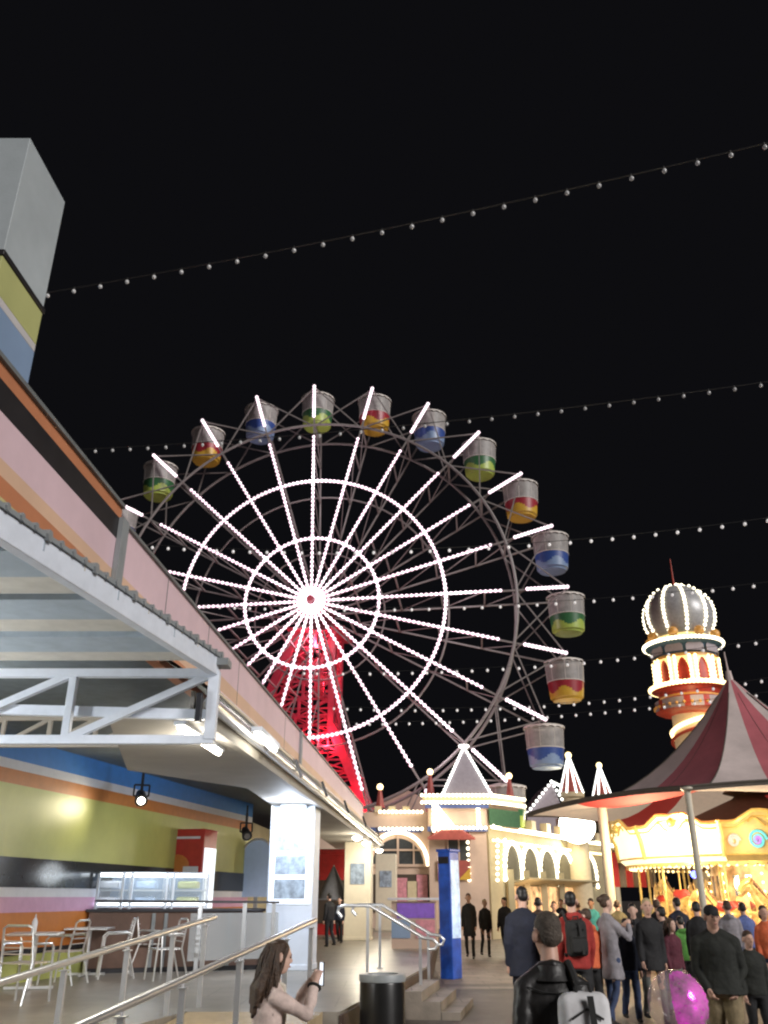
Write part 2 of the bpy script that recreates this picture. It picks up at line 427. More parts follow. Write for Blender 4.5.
# corner block rising over the parapet
zt, Ya = zfac(33, 138); _, Yb = zfac(68, 200)
lv = [zt, zfac(0, 240)[0], zfac(0, 247)[0], zfac(0, 292)[0], zfac(0, 302)[0], zs[0] + .04]
b = MB()
for i, c in enumerate(('pa_grey', 'pa_black', 'pa_green', 'pa_white', 'pa_blue')):
    z1, z0 = lv[i], lv[i + 1]; g = .012 if c == 'pa_black' else 0
    q = [fac(Ya - g, z0, -.02 + g), fac(Yb + g, z0, -.02 + g), fac(Yb + g, z0, -1.6), fac(Ya - g, z0, -1.6)]
    b.prism(q, (0, 0, z1 - z0), mi=i)
b.build('corner_block', [M[c] for c in ('pa_grey', 'pa_black', 'pa_green', 'pa_white', 'pa_blue')], cafe, bevel=.004)
# back wall with painted bands
WA = R(12); W0 = Vector((-5.83, 14.7, 0)); WD = Vector((math.sin(WA), math.cos(WA), 0)); WN = Vector((math.cos(WA), -math.sin(WA), 0))
def wl(s, z, off=0): return W0 + WD * s + WN * off + Vector((0, 0, z))
def zw(py): r = ray(0, py); return EYE + r[2] * WN.dot(W0) / (WN.x * r[0] + WN.y * r[1])
bands = [(690, 'wall_orange'), (716, 'wall_blue'), (756, 'wall_white'), (766, 'wall_orange'), (781, 'wall_green'), (856, 'wall_black'), (887, 'wall_white'), (897, 'wall_pink'), (913, 'wall_orange'), (951, 'wall_black'), (957, 'wall_green'), (986, None)]
b = MB(); mats = []
for i in range(len(bands) - 1):
    z1 = zw(bands[i][0]); z0 = max(FZ, zw(bands[i + 1][0])); mats.append(M[bands[i][1]])
    o = {'wall_black': .012}.get(bands[i][1], 0)
    b.prism([wl(-12, z0, o), wl(10.5, z0, o), wl(10.5, z1, o), wl(-12, z1, o)], -WN * .15, mi=i)
b.build('back_wall', mats, cafe)
# far end of the hall: plain dark wall and red shop fronts
b = MB(); p = wl(10.5, 0); b.box((p.x + .15, p.y + 9, FZ + 1.6), (.2, 18, 3.2), -R(3)); b.build('end_wall', M['castle_olive'], cafe)
# soffit of the terrace roof (behind the awning), its edge beam and gutter
SZ = 3.41
CA = R(4.6)
def can(Y, off, z): # canopy edge line runs from the awning corner past the pillars
    return Vector((-1.87 + (Y - 9.3) * math.tan(CA) + off, Y, z))
b = MB()
b.prism([can(8.7, 0, SZ), can(34, -.35, SZ), can(34, -1.9, SZ), (-2.28, 14.8, SZ), (-3.67, 12.6, SZ), (-2.80, 8.7, SZ)], (0, 0, .06))
b.build('soffit', M['soffit'], cafe)
b = MB()
b.prism([fac(9.2, 4.12, -.15), fac(36, 4.12, -.15), Vector((-12, 36, 4.12)), Vector((-12, 9.2, 4.12))], (0, 0, .05))
b.prism([(-2.28, 14.81, SZ + .061), (-3.67, 12.61, SZ + .061), (-3.67, 12.61, 4.1), (-2.28, 14.81, 4.1)], (0, .05, 0))
b.prism([(-2.28, 14.9, SZ + .061), can(34, -1.9, SZ + .061), can(34, -1.9, 4.1), (-2.28, 14.9, 4.1)], (.05, 0, 0))
b.build('ceiling', M['soffit_dark'], cafe)
b = MB()
b.prism([can(8.7, .003, SZ - .04), can(34, -.347, SZ - .04), can(34, -.347, SZ + .16), can(8.7, .003, SZ + .16)], (.09, 0, 0), mi=0)
b.path([can(8.7, .15, SZ + .15), can(34, -.20, SZ + .15)], .075, 10, mi=1)
b.path([can(8.7, .17, SZ + .30), can(34, -.18, SZ + .30)], .025, 6, mi=1)
b.add([can(8.75, .16, SZ + .29), can(34, -.19, SZ + .29), fac(34, 4.10, .02), fac(8.75, 4.10, .02), can(8.75, .16, SZ + .25), can(34, -.19, SZ + .25), fac(34, 4.06, .02), fac(8.75, 4.06, .02)], [(0, 1, 2, 3), (7, 6, 5, 4), (0, 4, 5, 1), (3, 2, 6, 7)], mi=2)
b.prism([can(8.7, -.02, SZ + .062), can(34, -.37, SZ + .062), can(34, -.37, SZ + .27), can(8.7, -.02, SZ + .27)], (-.04, 0, 0), mi=0)
b.build('gutter', [M['soffit'], M['steel'], M['grey_steel']], cafe)
for Y in (11.2, 13.8, 16.6, 20, 24, 28): b = MB(); b.bar(can(Y, .22, SZ + .05), can(Y, .12, SZ + .32), .05); b.build('gutter_bracket', M['dark_metal'], cafe)
# roof deck over the soffit, so no sky shows between soffit and facade
b = MB(); b.prism([fac(8.8, 4.25, -.2), fac(34, 4.25, -.2), Vector((-11, 34, 4.25)), Vector((-11, 8.8, 4.25))], (0, 0, .05)); b.build('roof_deck', M['grey_steel'], cafe)
# pillars
def pillar(cx, cy, w, top, m, panels, shear=0):
    b = MB(); b.box((cx, cy, (FZ + top) / 2), (w, w * .72, top - FZ), -R(6)); b.box((cx, cy, FZ + .05), (w + .03, w * .72 + .03, .1), -R(6))
    pl = b.build('pillar', m, cafe, bevel=.012)
    c, s_ = math.cos(-R(6)), math.sin(-R(6)); f = w * .36
    for (zc, hh, ww, mm, o) in panels:
        q = Vector((cx + s_ * (f + o), cy - c * (f + o), zc)); bb = MB(); bb.box(q, (ww, .02, hh), -R(6)); bb.build('menu_panel', M[mm], pl)
P1 = Vector((-1.76, 18.0, 0)); P2 = Vector((-.82, 30.1, 0)); P3 = Vector((.10, 38.5, 0))
pillar(P1.x, P1.y, .88, SZ, M['pillar'], [(2.33, 1.38, .80, 'panel_glow', .012), (2.74, .34, .60, 'panel_grey', .03), (2.32, .34, .60, 'panel_grey', .03), (1.90, .34, .60, 'panel_grey', .03)])
pillar(P2.x, P2.y, .86, SZ, M['pillar_cream'], [(2.45, .62, .46, 'panel_grey', .012)])
pillar(P3.x, P3.y, .84, SZ, M['pillar_cream'], [(2.45, .62, .5, 'panel_grey', .012)])

# ------------------------------------------------------------------ awning roof over the near part, on a lattice girder
AC = Vector((-1.67, 8.5, 0)); AD = Vector((math.sin(R(11.3)), math.cos(R(11.3)), 0))
aw = thing('terrace_awning', 'white steel awning with ribbed pale blue underside and lattice girder at its end', 'awning', (-4, 6.5, 0), world=True)
ZA = 3.92
b = MB()
beam0 = AC - AD * 7.5
b.prism([AC + Vector((0, 0, ZA - .13)), beam0 + Vector((0, 0, ZA - .13)), beam0 + Vector((0, 0, ZA + .05)), AC + Vector((0, 0, ZA + .05))], (-.09, 0, 0))
b.build('edge_beam', M['white_steel'], aw, bevel=.006)
b = MB(); k = 0; y = 8.45
while y > 1.2:                                       # ribbed deck: broad pans with raised ribs between, running back from the beam
    xe = AC.x - (AC.y - y) * math.tan(R(11.3))
    wv = .52
    b.box(((xe - .10 - 4.5), y - wv / 2, ZA + (.0 if k % 2 else .05)), (9.0, wv, .075), 0, mi=0 if k % 2 else 1)
    y -= wv; k += 1
b.build('ribbed_deck', [M['deck_blue'], M['deck_beige']], aw)
b = MB()
n = 46
for i in range(n):                                   # scalloped sheet edge over the beam
    p = AC - AD * (7.4 * i / n); b.tube(p + Vector((.03, 0, ZA + .075)), p + Vector((-.4, 0, ZA + .075)), .03 if i % 4 else .045, n=6)
b.prism([AC + Vector((.02, 0, ZA + .051)), beam0 + Vector((.02, 0, ZA + .051)), beam0 + Vector((.02, 0, ZA + .085)), AC + Vector((.02, 0, ZA + .085))], (-.14, 0, 0))
b.build('sheet_edge', M['grey_steel'], aw)
def girder(yy, x1, x0, z0, z1, sz, bay, name, m, mids=True):
    b = MB()
    b.bar((x1, yy, z0), (x0, yy, z0), sz, sz); b.bar((x1, yy, z1), (x0, yy, z1), sz, sz)
    b.bar((x1 - sz / 2, yy, z0), (x1 - sz / 2, yy, z1 + .02), sz * 1.25, sz * 1.25)
    x = x1 - sz / 2; up = False; k = 0
    while x - bay > x0:
        b.bar((x - bay, yy, z0), (x - bay, yy, z1), sz * .9)
        b.bar((x, yy, z1), (x - bay, yy, z0), sz * .85)
        x -= bay; k += 1
    return b.build(name, m, aw, bevel=.005)
girder(8.52, AC.x, -9, 3.16, 3.82, .085, 1.42, 'lattice_girder', M['white_steel'])
girder(11.6, -2.6, -9, 3.60, 3.95, .06, .62, 'lattice_girder', M['soffit'])
b = MB(); b.bar((AC.x - .1, 8.62, 3.42), (-9, 8.9, 3.66), .075, .1); b.build('tie_bar', M['white_steel'], aw)
b = MB(); b.box((AC.x - .05, 8.52, 3.92), (.3, .2, .07)); b.build('end_plate', M['grey_steel'], aw); b = MB(); b.box((AC.x - .16, 8.46, 3.46), (.05, .1, .28)); b.build('junction_box', M['dark_metal'], aw)

# ------------------------------------------------------------------ lamps under the canopy
def strip_light(p, q, label, m, w=.10):
    p = Vector(p); q = Vector(q); c = (p + q) / 2
    t = thing('strip_light', label, 'lamp', c, 0, 'strip lights under the canopy', world=True)
    d = (q - p).normalized()
    b = MB(); b.bar(p - d * .03 + Vector((0, 0, .05)), q + d * .03 + Vector((0, 0, .05)), w * 1.3, .06); b.build('housing', M['white_steel'], t, bevel=.006)
    b = MB(); b.path(line_pts(p, q, .2), w * .36, 8); b.build('tube', m, t)
    return c
l1 = strip_light(can(8.9, -.20, SZ - .06), can(10.6, -.24, SZ - .06), 'glowing strip light nearest the end of the white lattice girder', M['tube_light'])
l2 = strip_light(can(10.2, .30, SZ + .10), can(11.4, .27, SZ + .10), 'glowing strip light on the outside of the gutter beyond the girder', M['tube_light'])
lamp('POINT', l1 + Vector((0, 0, -.15)), 45, (1, .93, .8), .2); lamp('POINT', l2 + Vector((.1, 0, -.12)), 8, (1, .93, .8), .15); lamp('SPOT', l2 + Vector((.25, .0, -.1)), 700, (1, .94, .86), .25, (8, 22, 3.5), 110, .8)
# pillar floodlight: a cool lamp on the soffit washing the first pillar
t = thing('pillar_floodlight', 'cool white floodlight under the canopy above the tall lit menu pillar', 'lamp', P1 + Vector((0, -.55, SZ)), world=True)
b = MB(); b.box(P1 + Vector((0, -.55, SZ - .05)), (.5, .16, .07)); b.build('housing', M['white_steel'], t, bevel=.01)
b = MB(); b.box(P1 + Vector((0, -.55, SZ - .095)), (.44, .12, .02)); b.build('diffuser', M['tube_cool'], t)
lamp('SPOT', P1 + Vector((0, -.62, SZ - .13)), 150, (.70, .82, 1), .1, P1 + Vector((0, -.25, 1.6)), 110)
lamp('POINT', P1 + Vector((.0, -1.3, SZ - .35)), 95, (.75, .85, 1), .12)
for k, (Y, x) in enumerate(((26.5, -.1), (29.2, .02), (34, .1))):
    p = can(Y, -.3, SZ - .06)
    t = thing('dome_light', ['round dome light on the soffit just before the second pillar', 'round dome light on the soffit at the second pillar', 'round dome light on the soffit near the third pillar'][k], 'lamp', p, group='dome lights under the canopy')
    b = MB(); b.lathe((0, 0, 0), [(0, -.10), (.08, -.08), (.13, -.03), (.14, .02)], 14); b.build('diffuser', M['tube_light'], t)
    b = MB(); b.lathe((0, 0, 0), [(.16, .0), (.16, .05), (0, .05)], 14); b.build('housing', M['white_steel'], t)
    lamp('POINT', p + Vector((.15, -.7, -.4)), 80, (1, .9, .7), .12)
# the wall spotlights, then added fill lamps inside the hall
def spotlight(px, py, Y, label, lit=True):
    p = at(px, py, Y); t = thing('spotlight', label, 'lamp', p, R(20), 'spotlights above the back wall')
    b = MB(); b.tube((0, .12, .05), (0, -.16, -.10), .09, .12, 12); b.bar((0, 0, 0), (0, 0, .42), .05); b.bar((-.14, 0, .0), (.14, 0, 0), .03); b.bar((-.14, 0, 0), (-.14, 0, .2), .03); b.bar((.14, 0, 0), (.14, 0, .2), .03); b.bar((-.14, 0, .2), (.14, 0, .2), .03); b.bar((0, 0, .42), (0, 0, .6), .04)
    b.build('housing', M['dark_metal'], t)
    b = MB(); b.tube((0, -.165, -.102), (0, -.175, -.107), .07, .07, 12); b.build('lens', M['tube_light' if lit else 'smoke_glass'], t)
    return p
sp = spotlight(141, 796, 17.0, 'black spotlight with a lit lens nearest the green wall')
sp2 = spotlight(246, 832, 21.5, 'dark ceiling spotlight farther along near the arched blue panel', False)
lamp('SPOT', sp + Vector((-.1, -.2, -.2)), 70, (1, .88, .62), .2, wl(-1.8, 2.6), 120, 1.0)
for x, y, e, lb in ((-5.0, 9.05, 110, 'added fill light out of view just behind the white lattice girder'), (-2.5, 13, 60, 'added fill light hidden above the near soffit'), (-2.2, 17.5, 60, 'added fill light hidden above the soffit by the lit pillar'), (-1.9, 23, 60, 'added fill light hidden above the soffit beyond the lit pillar')):
    p = Vector((x, y, 4.05)); t = thing('added_fill_batten', lb, 'lamp', p, R(-10), 'added fill lights in the cafe ceiling')  # battens added out of view to brighten the hall
    bb = MB(); bb.box((0, 0, 0), (.12, 1.2, .06)); bb.build('housing', M['white_steel'], t); bb = MB(); bb.box((0, 0, -.04), (.08, 1.1, .02)); bb.build('tube', M['tube_light'], t)
    lamp('POINT', p + Vector((0, 0, -.35)), e, (1, .93, .82), .25)

# added fill light, unseen left of the view, to brighten the ribbed deck
t = thing('added_fill_light', 'added unseen fill light on a stand under the ribbed awning', 'lamp', (-5.6, 6.3, FZ))
b = MB(); b.lathe((0, 0, 0), [(.2, 0), (.2, .04), (.03, .06), (.025, 1.5), (.2, 1.75), (.19, 1.76), (.03, 1.6)], 16); b.build('stand', M['dark_metal'], t)
b = MB(); b.ball((0, 0, 1.66), .07, 10, 7); b.build('bulb', M['tube_light'], t)
lamp('POINT', (-5.6, 6.3, FZ + 1.9), 420, (.93, .97, 1), .25)
# ------------------------------------------------------------------ cafe furniture
# counter, with glass display case on it
t = thing('serving_counter', 'brown panelled serving counter with dark top along the cafe', 'counter', (-3.8, 17.5, FZ), world=True)
c0 = on_z(92, 964, FZ); c1 = on_z(262, 966, FZ); c0 = Vector((-5.30, 16.9, FZ)); c1 = Vector((-2.30, 17.9, FZ))
dv = (c1 - c0); nb = Vector((-dv.y, dv.x, 0)).normalized()
b = MB(); b.prism([c0 + Vector((0, 0, .08)), c1 + Vector((0, 0, .08)), c1 + Vector((0, 0, .98)), c0 + Vector((0, 0, .98))], nb * .8); b.build('front', M['counter_brown'], t)
b = MB(); b.prism([c0 + Vector((-.05, -.05, .981)), c1 + Vector((.05, -.05, .981)), c1 + Vector((.05, -.05, 1.03)), c0 + Vector((-.05, -.05, 1.03))], nb * .9); b.build('worktop', M['dark_metal'], t, bevel=.005)
b = MB(); b.prism([c0 + Vector((.02, .03, 0)), c1 + Vector((-.02, .03, 0)), c1 + Vector((-.02, .03, .08)), c0 + Vector((.02, .03, .08))], nb * .7); b.build('plinth', M['dark_metal'], t)
for f in (.36, .43, .62, .8): 
    b = MB(); q = c0.lerp(c1, f) - nb * .02; b.bar(q + Vector((0, 0, .08)), q + Vector((0, 0, .96)), .06, .03); b.build('front_post', M['grey_steel'], t)
d0 = c0.lerp(c1, .03) + nb * .1 + Vector((0, 0, 1.03)); d1 = c0.lerp(c1, .66) + nb * .1 + Vector((0, 0, 1.03))
t = thing('display_case', 'lit glass food display case with white shelves on the counter', 'display case', (d0 + d1) / 2, world=True)
b = MB()
for f in (0, .22, .30, .62, .68, 1):
    q = d0.lerp(d1, f)
    for o in (0, .6): b.bar(q + nb * o, q + nb * o + Vector((0, 0, .60)), .045)
for z in (0.02, .30, .60):
    b.prism([d0 + Vector((0, 0, z)), d1 + Vector((0, 0, z)), d1 + Vector((0, 0, z + .025)), d0 + Vector((0, 0, z + .025))], nb * .6)
b.build('frame', M['white_steel'], t)
b = MB(); b.path([d0 + Vector((0, .06, .57)), d1 + Vector((0, .06, .57))], .03, 8); b.path([d0 + Vector((0, .06, .08)), d1 + Vector((0, .06, .08))], .018, 8); b.build('light_tube', M['tube_cool'], t)
b = MB(); b.prism([d0 - nb * .012 + Vector((0, 0, .05)), d1 - nb * .012 + Vector((0, 0, .05)), d1 - nb * .012 + Vector((0, 0, .58)), d0 - nb * .012 + Vector((0, 0, .58))], -nb * .006); b.build('front_glass', M['glass'], t)
b = MB(); b.prism([d0 + nb * .61 + Vector((0, 0, .03)), d1 + nb * .61 + Vector((0, 0, .03)), d1 + nb * .61 + Vector((0, 0, .58)), d0 + nb * .61 + Vector((0, 0, .58))], nb * .006); b.build('back_panel', M['arch_blue'], t)
for f, c in ((.12, 'wall_white'), (.45, 'arch_blue'), (.84, 'pa_green')):
    for z in (.06, .33):
        b = MB(); q = d0.lerp(d1, f) + nb * .3; b.box((q.x, q.y, q.z + z + .08), (.38, .3, .13)); b.build('food_tray', M[c], t, bevel=.03)
lamp('POINT', (d0 + d1) / 2 + Vector((0, -.35, .6)), 9, (.88, .95, 1), .2)
# drinks fridge
fp = at(180, 868, 20.3)
t = thing('drinks_fridge', 'tall red drinks fridge with a bright lit glass side', 'fridge', (fp.x, fp.y, FZ), R(-14))
hw = .52; zt_ = at(187, 829, 20.3).z - FZ
b = MB(); b.box((0, .35, zt_ / 2), (2 * hw, .7, zt_)); b.build('cabinet', M['fridge_red'], t, bevel=.02)
b = MB(); b.box((-.04, -.012, zt_ * .93), (2 * hw - .1, .02, .05)); b.build('white_band', M['wall_white'], t)
b = MB(); b.box((.26, -.014, zt_ * .62), (.36, .02, .44)); b.build('price_sheet', M['wall_white'], t)
b = MB(); b.box((hw + .012, .35, zt_ * .45), (.02, .58, zt_ * .8)); b.build('lit_door', M['fridge_glass'], t)
b = MB(); b.ball((-.08, -.004, zt_ * .70), (.3, .015, .26), 14, 8); b.build('printed_swirl', M['wall_orange'], t)
# arched blue panel
ap = at(257, 868, 24.5); w_ = .42; zb = at(257, 897, 24.5).z; ztp = at(257, 839, 24.5).z
t = thing('arched_panel', 'pale blue panel with an arched top behind the tall lit pillar', 'panel', (ap.x, ap.y, zb), R(-8))
b = MB(); hh = ztp - zb; pts = [(-w_, 0, 0), (w_, 0, 0)] + [(w_ * math.cos(a), 0, hh - w_ + w_ * math.sin(a)) for a in [PI * i / 14 for i in range(15)]]
b.prism(pts, (0, .06, 0)); b.build('board', M['arch_blue'], t)
b = MB(); b.path([(-w_, -.01, 0)] + [(w_ * math.cos(a), -.01, hh - w_ + w_ * math.sin(a)) for a in [PI - PI * i / 14 for i in range(15)]] + [(w_, -.01, 0)], .03, 6); b.build('rim', M['white_steel'], t)
b = MB(); b.box((0, .03, -(zb - FZ) / 2), (.1, .06, zb - FZ)); b.build('support', M['grey_steel'], t)
# red stall and folded grey umbrella behind the pillars
rp = at(334, 890, 34); t = thing('red_stall', 'red stall with a dark opening between the lit pillars', 'stall', (rp.x, rp.y, FZ), R(-5))
h_ = at(334, 849, 34).z - FZ
b = MB(); b.box((0, .5, h_ / 2), (2.6, .9, h_)); b.build('wall', M['red_paint'], t)
b = MB(); b.box((0, -.02, h_ - .1), (2.8, .3, .16)); b.build('fascia', M['red_paint'], t, bevel=.02)
b = MB(); b.box((0, .04, h_ * .38), (2.0, .05, h_ * .5)); b.build('opening', M['shop_dark'], t)
up = at(333, 905, 30.5); t = thing('grey_parasol', 'dark grey parasol with drooping cover beside the lit pillar', 'parasol', (up.x, up.y, FZ))
b = MB(); b.lathe((0, 0, 0), [(.62, 1.15), (.50, 1.2), (.25, 1.75), (.04, 2.15)], 10); b.build('cover', M['grey_cloth'], t)
b = MB(); b.tube((0, 0, 0), (0, 0, 2.2), .025); b.lathe((0, 0, 0), [(.3, 0), (.3, .06), (0, .06)], 12); b.build('pole', M['grey_steel'], t)

def make_chair(label, loc, rz):
    t = thing('cafe_chair', label, 'chair', loc, rz, 'aluminium cafe chairs')
    b = MB()
    for k in range(5): b.box((0, -.18 + .09 * k, .455), (.44, .07, .018))
    b.build('seat', M['alu'], t)
    b = MB()
    for k in range(4): b.bar((-.2, .205 + .012 * k, .56 + .075 * k), (.2, .205 + .012 * k, .56 + .075 * k), .05, .012)
    b.build('backrest', M['alu'], t)
    for sx in (-1, 1):
        b = MB(); b.path([(sx * .25, -.24, 0), (sx * .235, -.2, .62), (sx * .235, -.15, .67), (sx * .235, .17, .68), (sx * .225, .225, .66)], .016, 8); b.build('front_leg', M['alu'], t)
        b = MB(); b.path([(sx * .25, .33, 0), (sx * .23, .19, .46), (sx * .22, .26, .86), (sx * .16, .27, .89)], .016, 8); b.build('rear_leg', M['alu'], t)
    b = MB(); b.path([(-.16, .27, .89), (.16, .27, .89)], .016, 8); b.build('top_rail', M['alu'], t)
    return t
def make_table(label, loc, rz):
    t = thing('cafe_table', label, 'table', loc, rz, 'aluminium cafe tables')
    b = MB(); b.box((0, 0, .73), (.72, .72, .035)); b.build('table_top', M['alu'], t, bevel=.01)
    b = MB(); b.tube((0, 0, .04), (0, 0, .71), .04, n=10); b.build('pedestal', M['alu'], t)
    b = MB(); b.bar((-.34, 0, .03), (.34, 0, .03), .05, .035); b.bar((0, -.34, .03), (0, .34, .03), .045, .03); b.build('foot', M['alu'], t)
    return t
def fl(px, py): return on_z(px, py, FZ)
ch = make_chair('aluminium slatted chair turned sideways in front of the counter, beside the table', fl(112, 978), R(-70))
tb = make_table('aluminium table nearest the handrail at the frame edge', fl(28, 990), R(12))
for (px, py, rz, lb) in ((163, 980, R(-60), 'aluminium slatted chair at the right end of the counter front'), (20, 1003, R(165), 'aluminium chair in front of the nearest table'), (60, 984, R(-100), 'aluminium chair between the two small tables'), (15, 976, R(20), 'aluminium chair with its back to the orange wall band'), (58, 972, R(5), 'aluminium chair behind the farther table near the wall'), (148, 972, R(100), 'aluminium chair facing left by the counter posts'), (-6, 985, R(80), 'aluminium chair half outside the frame by the near table')):
    dup(ch, fl(px, py), rz, lb)
dup(tb, fl(84, 976), R(5), 'aluminium table beside the slatted chair and the orange wall')
q = fl(26, 990); t = thing('sauce_bottle', 'small white squeeze bottle standing on the near aluminium table', 'bottle', (q.x - .02, q.y, FZ + .7475))
b = MB(); b.lathe((0, 0, 0), [(0, 0), (.04, 0), (.042, .14), (.025, .18), (.012, .2)], 12); b.build('bottle_body', M['wall_white'], t)
b = MB(); b.lathe((0, 0, .2), [(.014, 0), (.006, .05), (0, .05)], 8); b.build('nozzle', M['wall_white'], t)

# ------------------------------------------------------------------ handrails
def handrail(name, label, pts, posts, r=.028, grp=None, curl=False):
    t = thing(name, label, 'handrail', posts[0][0], 0, grp, world=True)
    b = MB(); b.path(pts, r, 10); b.build('rail', M['steel'], t)
    for (bp, tp) in posts:
        b = MB(); b.bar(bp, tp, .05, .05); b.box((bp[0], bp[1], bp[2] + .008), (.13, .13, .016)); b.build('post', M['steel'], t)
        b = MB(); b.box((tp[0], tp[1], tp[2] + .006), (.085, .085, .012)); b.tube(tp, (tp[0], tp[1], tp[2] + .05), .012); 
        b.build('saddle', M['steel'], t)
    return t
rb0, rb1 = Vector((-2.08, 6.85, .95)), Vector((-.84, 11.5, 1.50))
ra0, ra1 = Vector((-3.60, 6.8, .95)), Vector((-2.19, 12.2, 1.52))
def rail_posts(p0, p1, fs, zf):
    out = []
    for f in fs:
        q = p0.lerp(p1, f); g = zf(f); out.append((Vector((q.x, q.y, g)), Vector((q.x, q.y, q.z - .07))))
    return out
zr = lambda f: .02 + f * (FZ - .02) * 1.0
handrail('ramp_handrail', 'sloping steel handrail along the ramp nearest the woman', [rb0 - (rb1 - rb0) * .25, rb0, rb1], rail_posts(rb0, rb1, (.1, .30, .54, .80, .97), zr), .032, 'ramp handrails')
handrail('ramp_handrail', 'sloping steel handrail on the far side of the ramp by the tables', [ra0 - (ra1 - ra0) * .25, ra0, ra1], rail_posts(ra0, ra1, (.2, .42, .62, .80, .95), zr), .032, 'ramp handrails')
def stair_rail(o, lb, up):
    o = Vector(o)
    pts = [Vector((-.78, .14, .90)), Vector((-.86, .15, .98)), Vector((-.84, .15, 1.06)), Vector((-.74, .13, 1.09)), Vector((-.28, .05, 1.09)), Vector((.66, -.12, .58)), Vector((.82, -.14, .56)), Vector((.90, -.15, .49)), Vector((.86, -.15, .41)), Vector((.74, -.13, .40))]
    pts = [o + p for p in pts]
    ps = [(o + Vector((-.32, .06, 0)), o + Vector((-.32, .06, 1.05))), (o + Vector((.60, -.11, -FZ)), o + Vector((.60, -.11, .58)))]
    handrail('stair_handrail', lb, pts, ps, .03, 'stair handrails')
stair_rail((.03, 16.7, FZ), 'curled steel stair handrail directly behind the black bin', 0)
stair_rail((.24, 18.2, FZ), 'curled steel stair handrail farther from the bin by the blue pylon', 0)
# horizontal guard rail along the counter side of the terrace
g0, g1 = Vector((-4.85, 15.7, 0)), Vector((-1.95, 17.4, 0))
t = thing('guard_rail', 'dark horizontal guard rail in front of the counter up to the lit pillar', 'railing', (-3.5, 18, FZ), world=True)
b = MB(); b.bar(g0 + Vector((0, 0, 1.70)), g1 + Vector((0, 0, 1.67)), .06, .04); b.build('rail', M['dark_metal'], t)
for f in (.55, .8, .97):
    q = g0.lerp(g1, f); b = MB(); b.bar(q + Vector((0, 0, FZ)), q + Vector((0, 0, 1.66)), .07, .05); b.build('post', M['steel'], t)
b = MB(); b.prism([g0.lerp(g1, .5) + Vector((0, 0, .75)), g1 + Vector((0, 0, .75)), g1 + Vector((0, 0, 1.5)), g0.lerp(g1, .5) + Vector((0, 0, 1.5))], (0, .01, 0)); b.build('glass_panel', M['smoke_glass'], t)
# bin
t = thing('litter_bin', 'black round litter bin with a steel rim beside the steps', 'bin', (-.02, 11.8, 0))
b = MB(); b.lathe((0, 0, 0), [(0, .03), (.26, .03), (.27, .06), (.275, .80), (.27, .82)], 28); b.build('bin_body', M['bin_black'], t)
b = MB(); b.lathe((0, 0, 0), [(.272, .82), (.285, .825), (.288, .88), (.28, .9), (.20, .905), (.19, .86), (.19, .7), (0, .7)], 28); b.build('rim', M['grey_steel'], t)
b = MB(); b.lathe((0, 0, 0), [(0, 0), (.24, 0), (.24, .03)], 20); b.build('base', M['dark_metal'], t)
# blue pylon sign
t = thing('blue_pylon', 'tall blue pylon sign with a glowing pale side panel', 'sign', (1.6, 22.9, 0), R(-38))
hh = at(452, 852, 22.9).z
b = MB(); b.box((0, 0, hh / 2), (.36, .40, hh - .0)); b.build('column', M['pylon_blue'], t, bevel=.02)
b = MB(); b.box((.186, 0, hh * .62), (.012, .36, hh * .62)); b.build('lit_panel', M['pylon_screen'], t)
b = MB(); b.box((0, 0, hh + .03), (.42, .46, .06)); b.build('cap', M['pylon_blue'], t, bevel=.01)
b = MB(); b.box((0, -.216, hh * .93), (.3, .012, .16)); b.box((0, -.216, hh * .55), (.28, .012, 1.0), mi=1); b.build('front_print', [M['dark_metal'], M['pylon_blue']], t)
# poster stand by the steps
pp = at(403, 950, 25); t = thing('poster_counter', 'white topped kiosk counter with purple and pink posters on its front', 'kiosk', (pp.x + .3, pp.y, FZ), R(-6))
ztop = at(418, 899, 25).z - FZ
b = MB(); b.box((0, .3, ztop / 2 - .03), (1.2, .6, ztop - .06)); b.build('counter_body', M['castle_pink'], t)
b = MB(); b.box((0, .28, ztop), (1.4, .8, .06)); b.build('counter_top', M['wall_white'], t, bevel=.01)
b = MB(); b.box((.05, -.012, ztop - .28), (1.0, .02, .36)); b.build('purple_poster', M['poster_purple'], t)
b = MB(); b.box((-.35, -.012, ztop - .72), (.5, .02, .44)); b.build('green_poster', M['pa_blue'], t)
b = MB(); b.box((.3, -.012, ztop - .72), (.5, .02, .44)); b.build('pink_poster', M['poster_pink'], t)
# ================================================================== FERRIS WHEEL
HUB = Vector((-4.24, 47.6, 17.575)); YAW = R(-5.9); PH = R(1.29)
RP, RS, RR = 14.8, 11.25, 11.95
fw = thing('ferris_wheel', 'giant ferris wheel with pinkish white lit spokes and a red lattice tower', 'ferris wheel', HUB, YAW)
BY = 2.6
def pol(r, a, y=0): return Vector((r * math.cos(a), y, r * math.sin(a)))
def ringpts(r, y, n=96): return [pol(r, 2 * PI * i / n, y) for i in range(n)]
for (r, y, w_) in ((RR, 0, .085), (RR, BY, .085)):
    b = MB(); b.path(ringpts(r, y), w_, 8, closed=True); b.build('rim', M['wheel_steel'], fw)
b = MB(); b.path(ringpts(7.95, BY, 72), .06, 6, closed=True); b.build('rear_ring', M['wheel_steel'], fw)
b = MB(); b.path(ringpts(4.05, BY, 48), .05, 6, closed=True); b.build('rear_ring', M['wheel_steel'], fw)
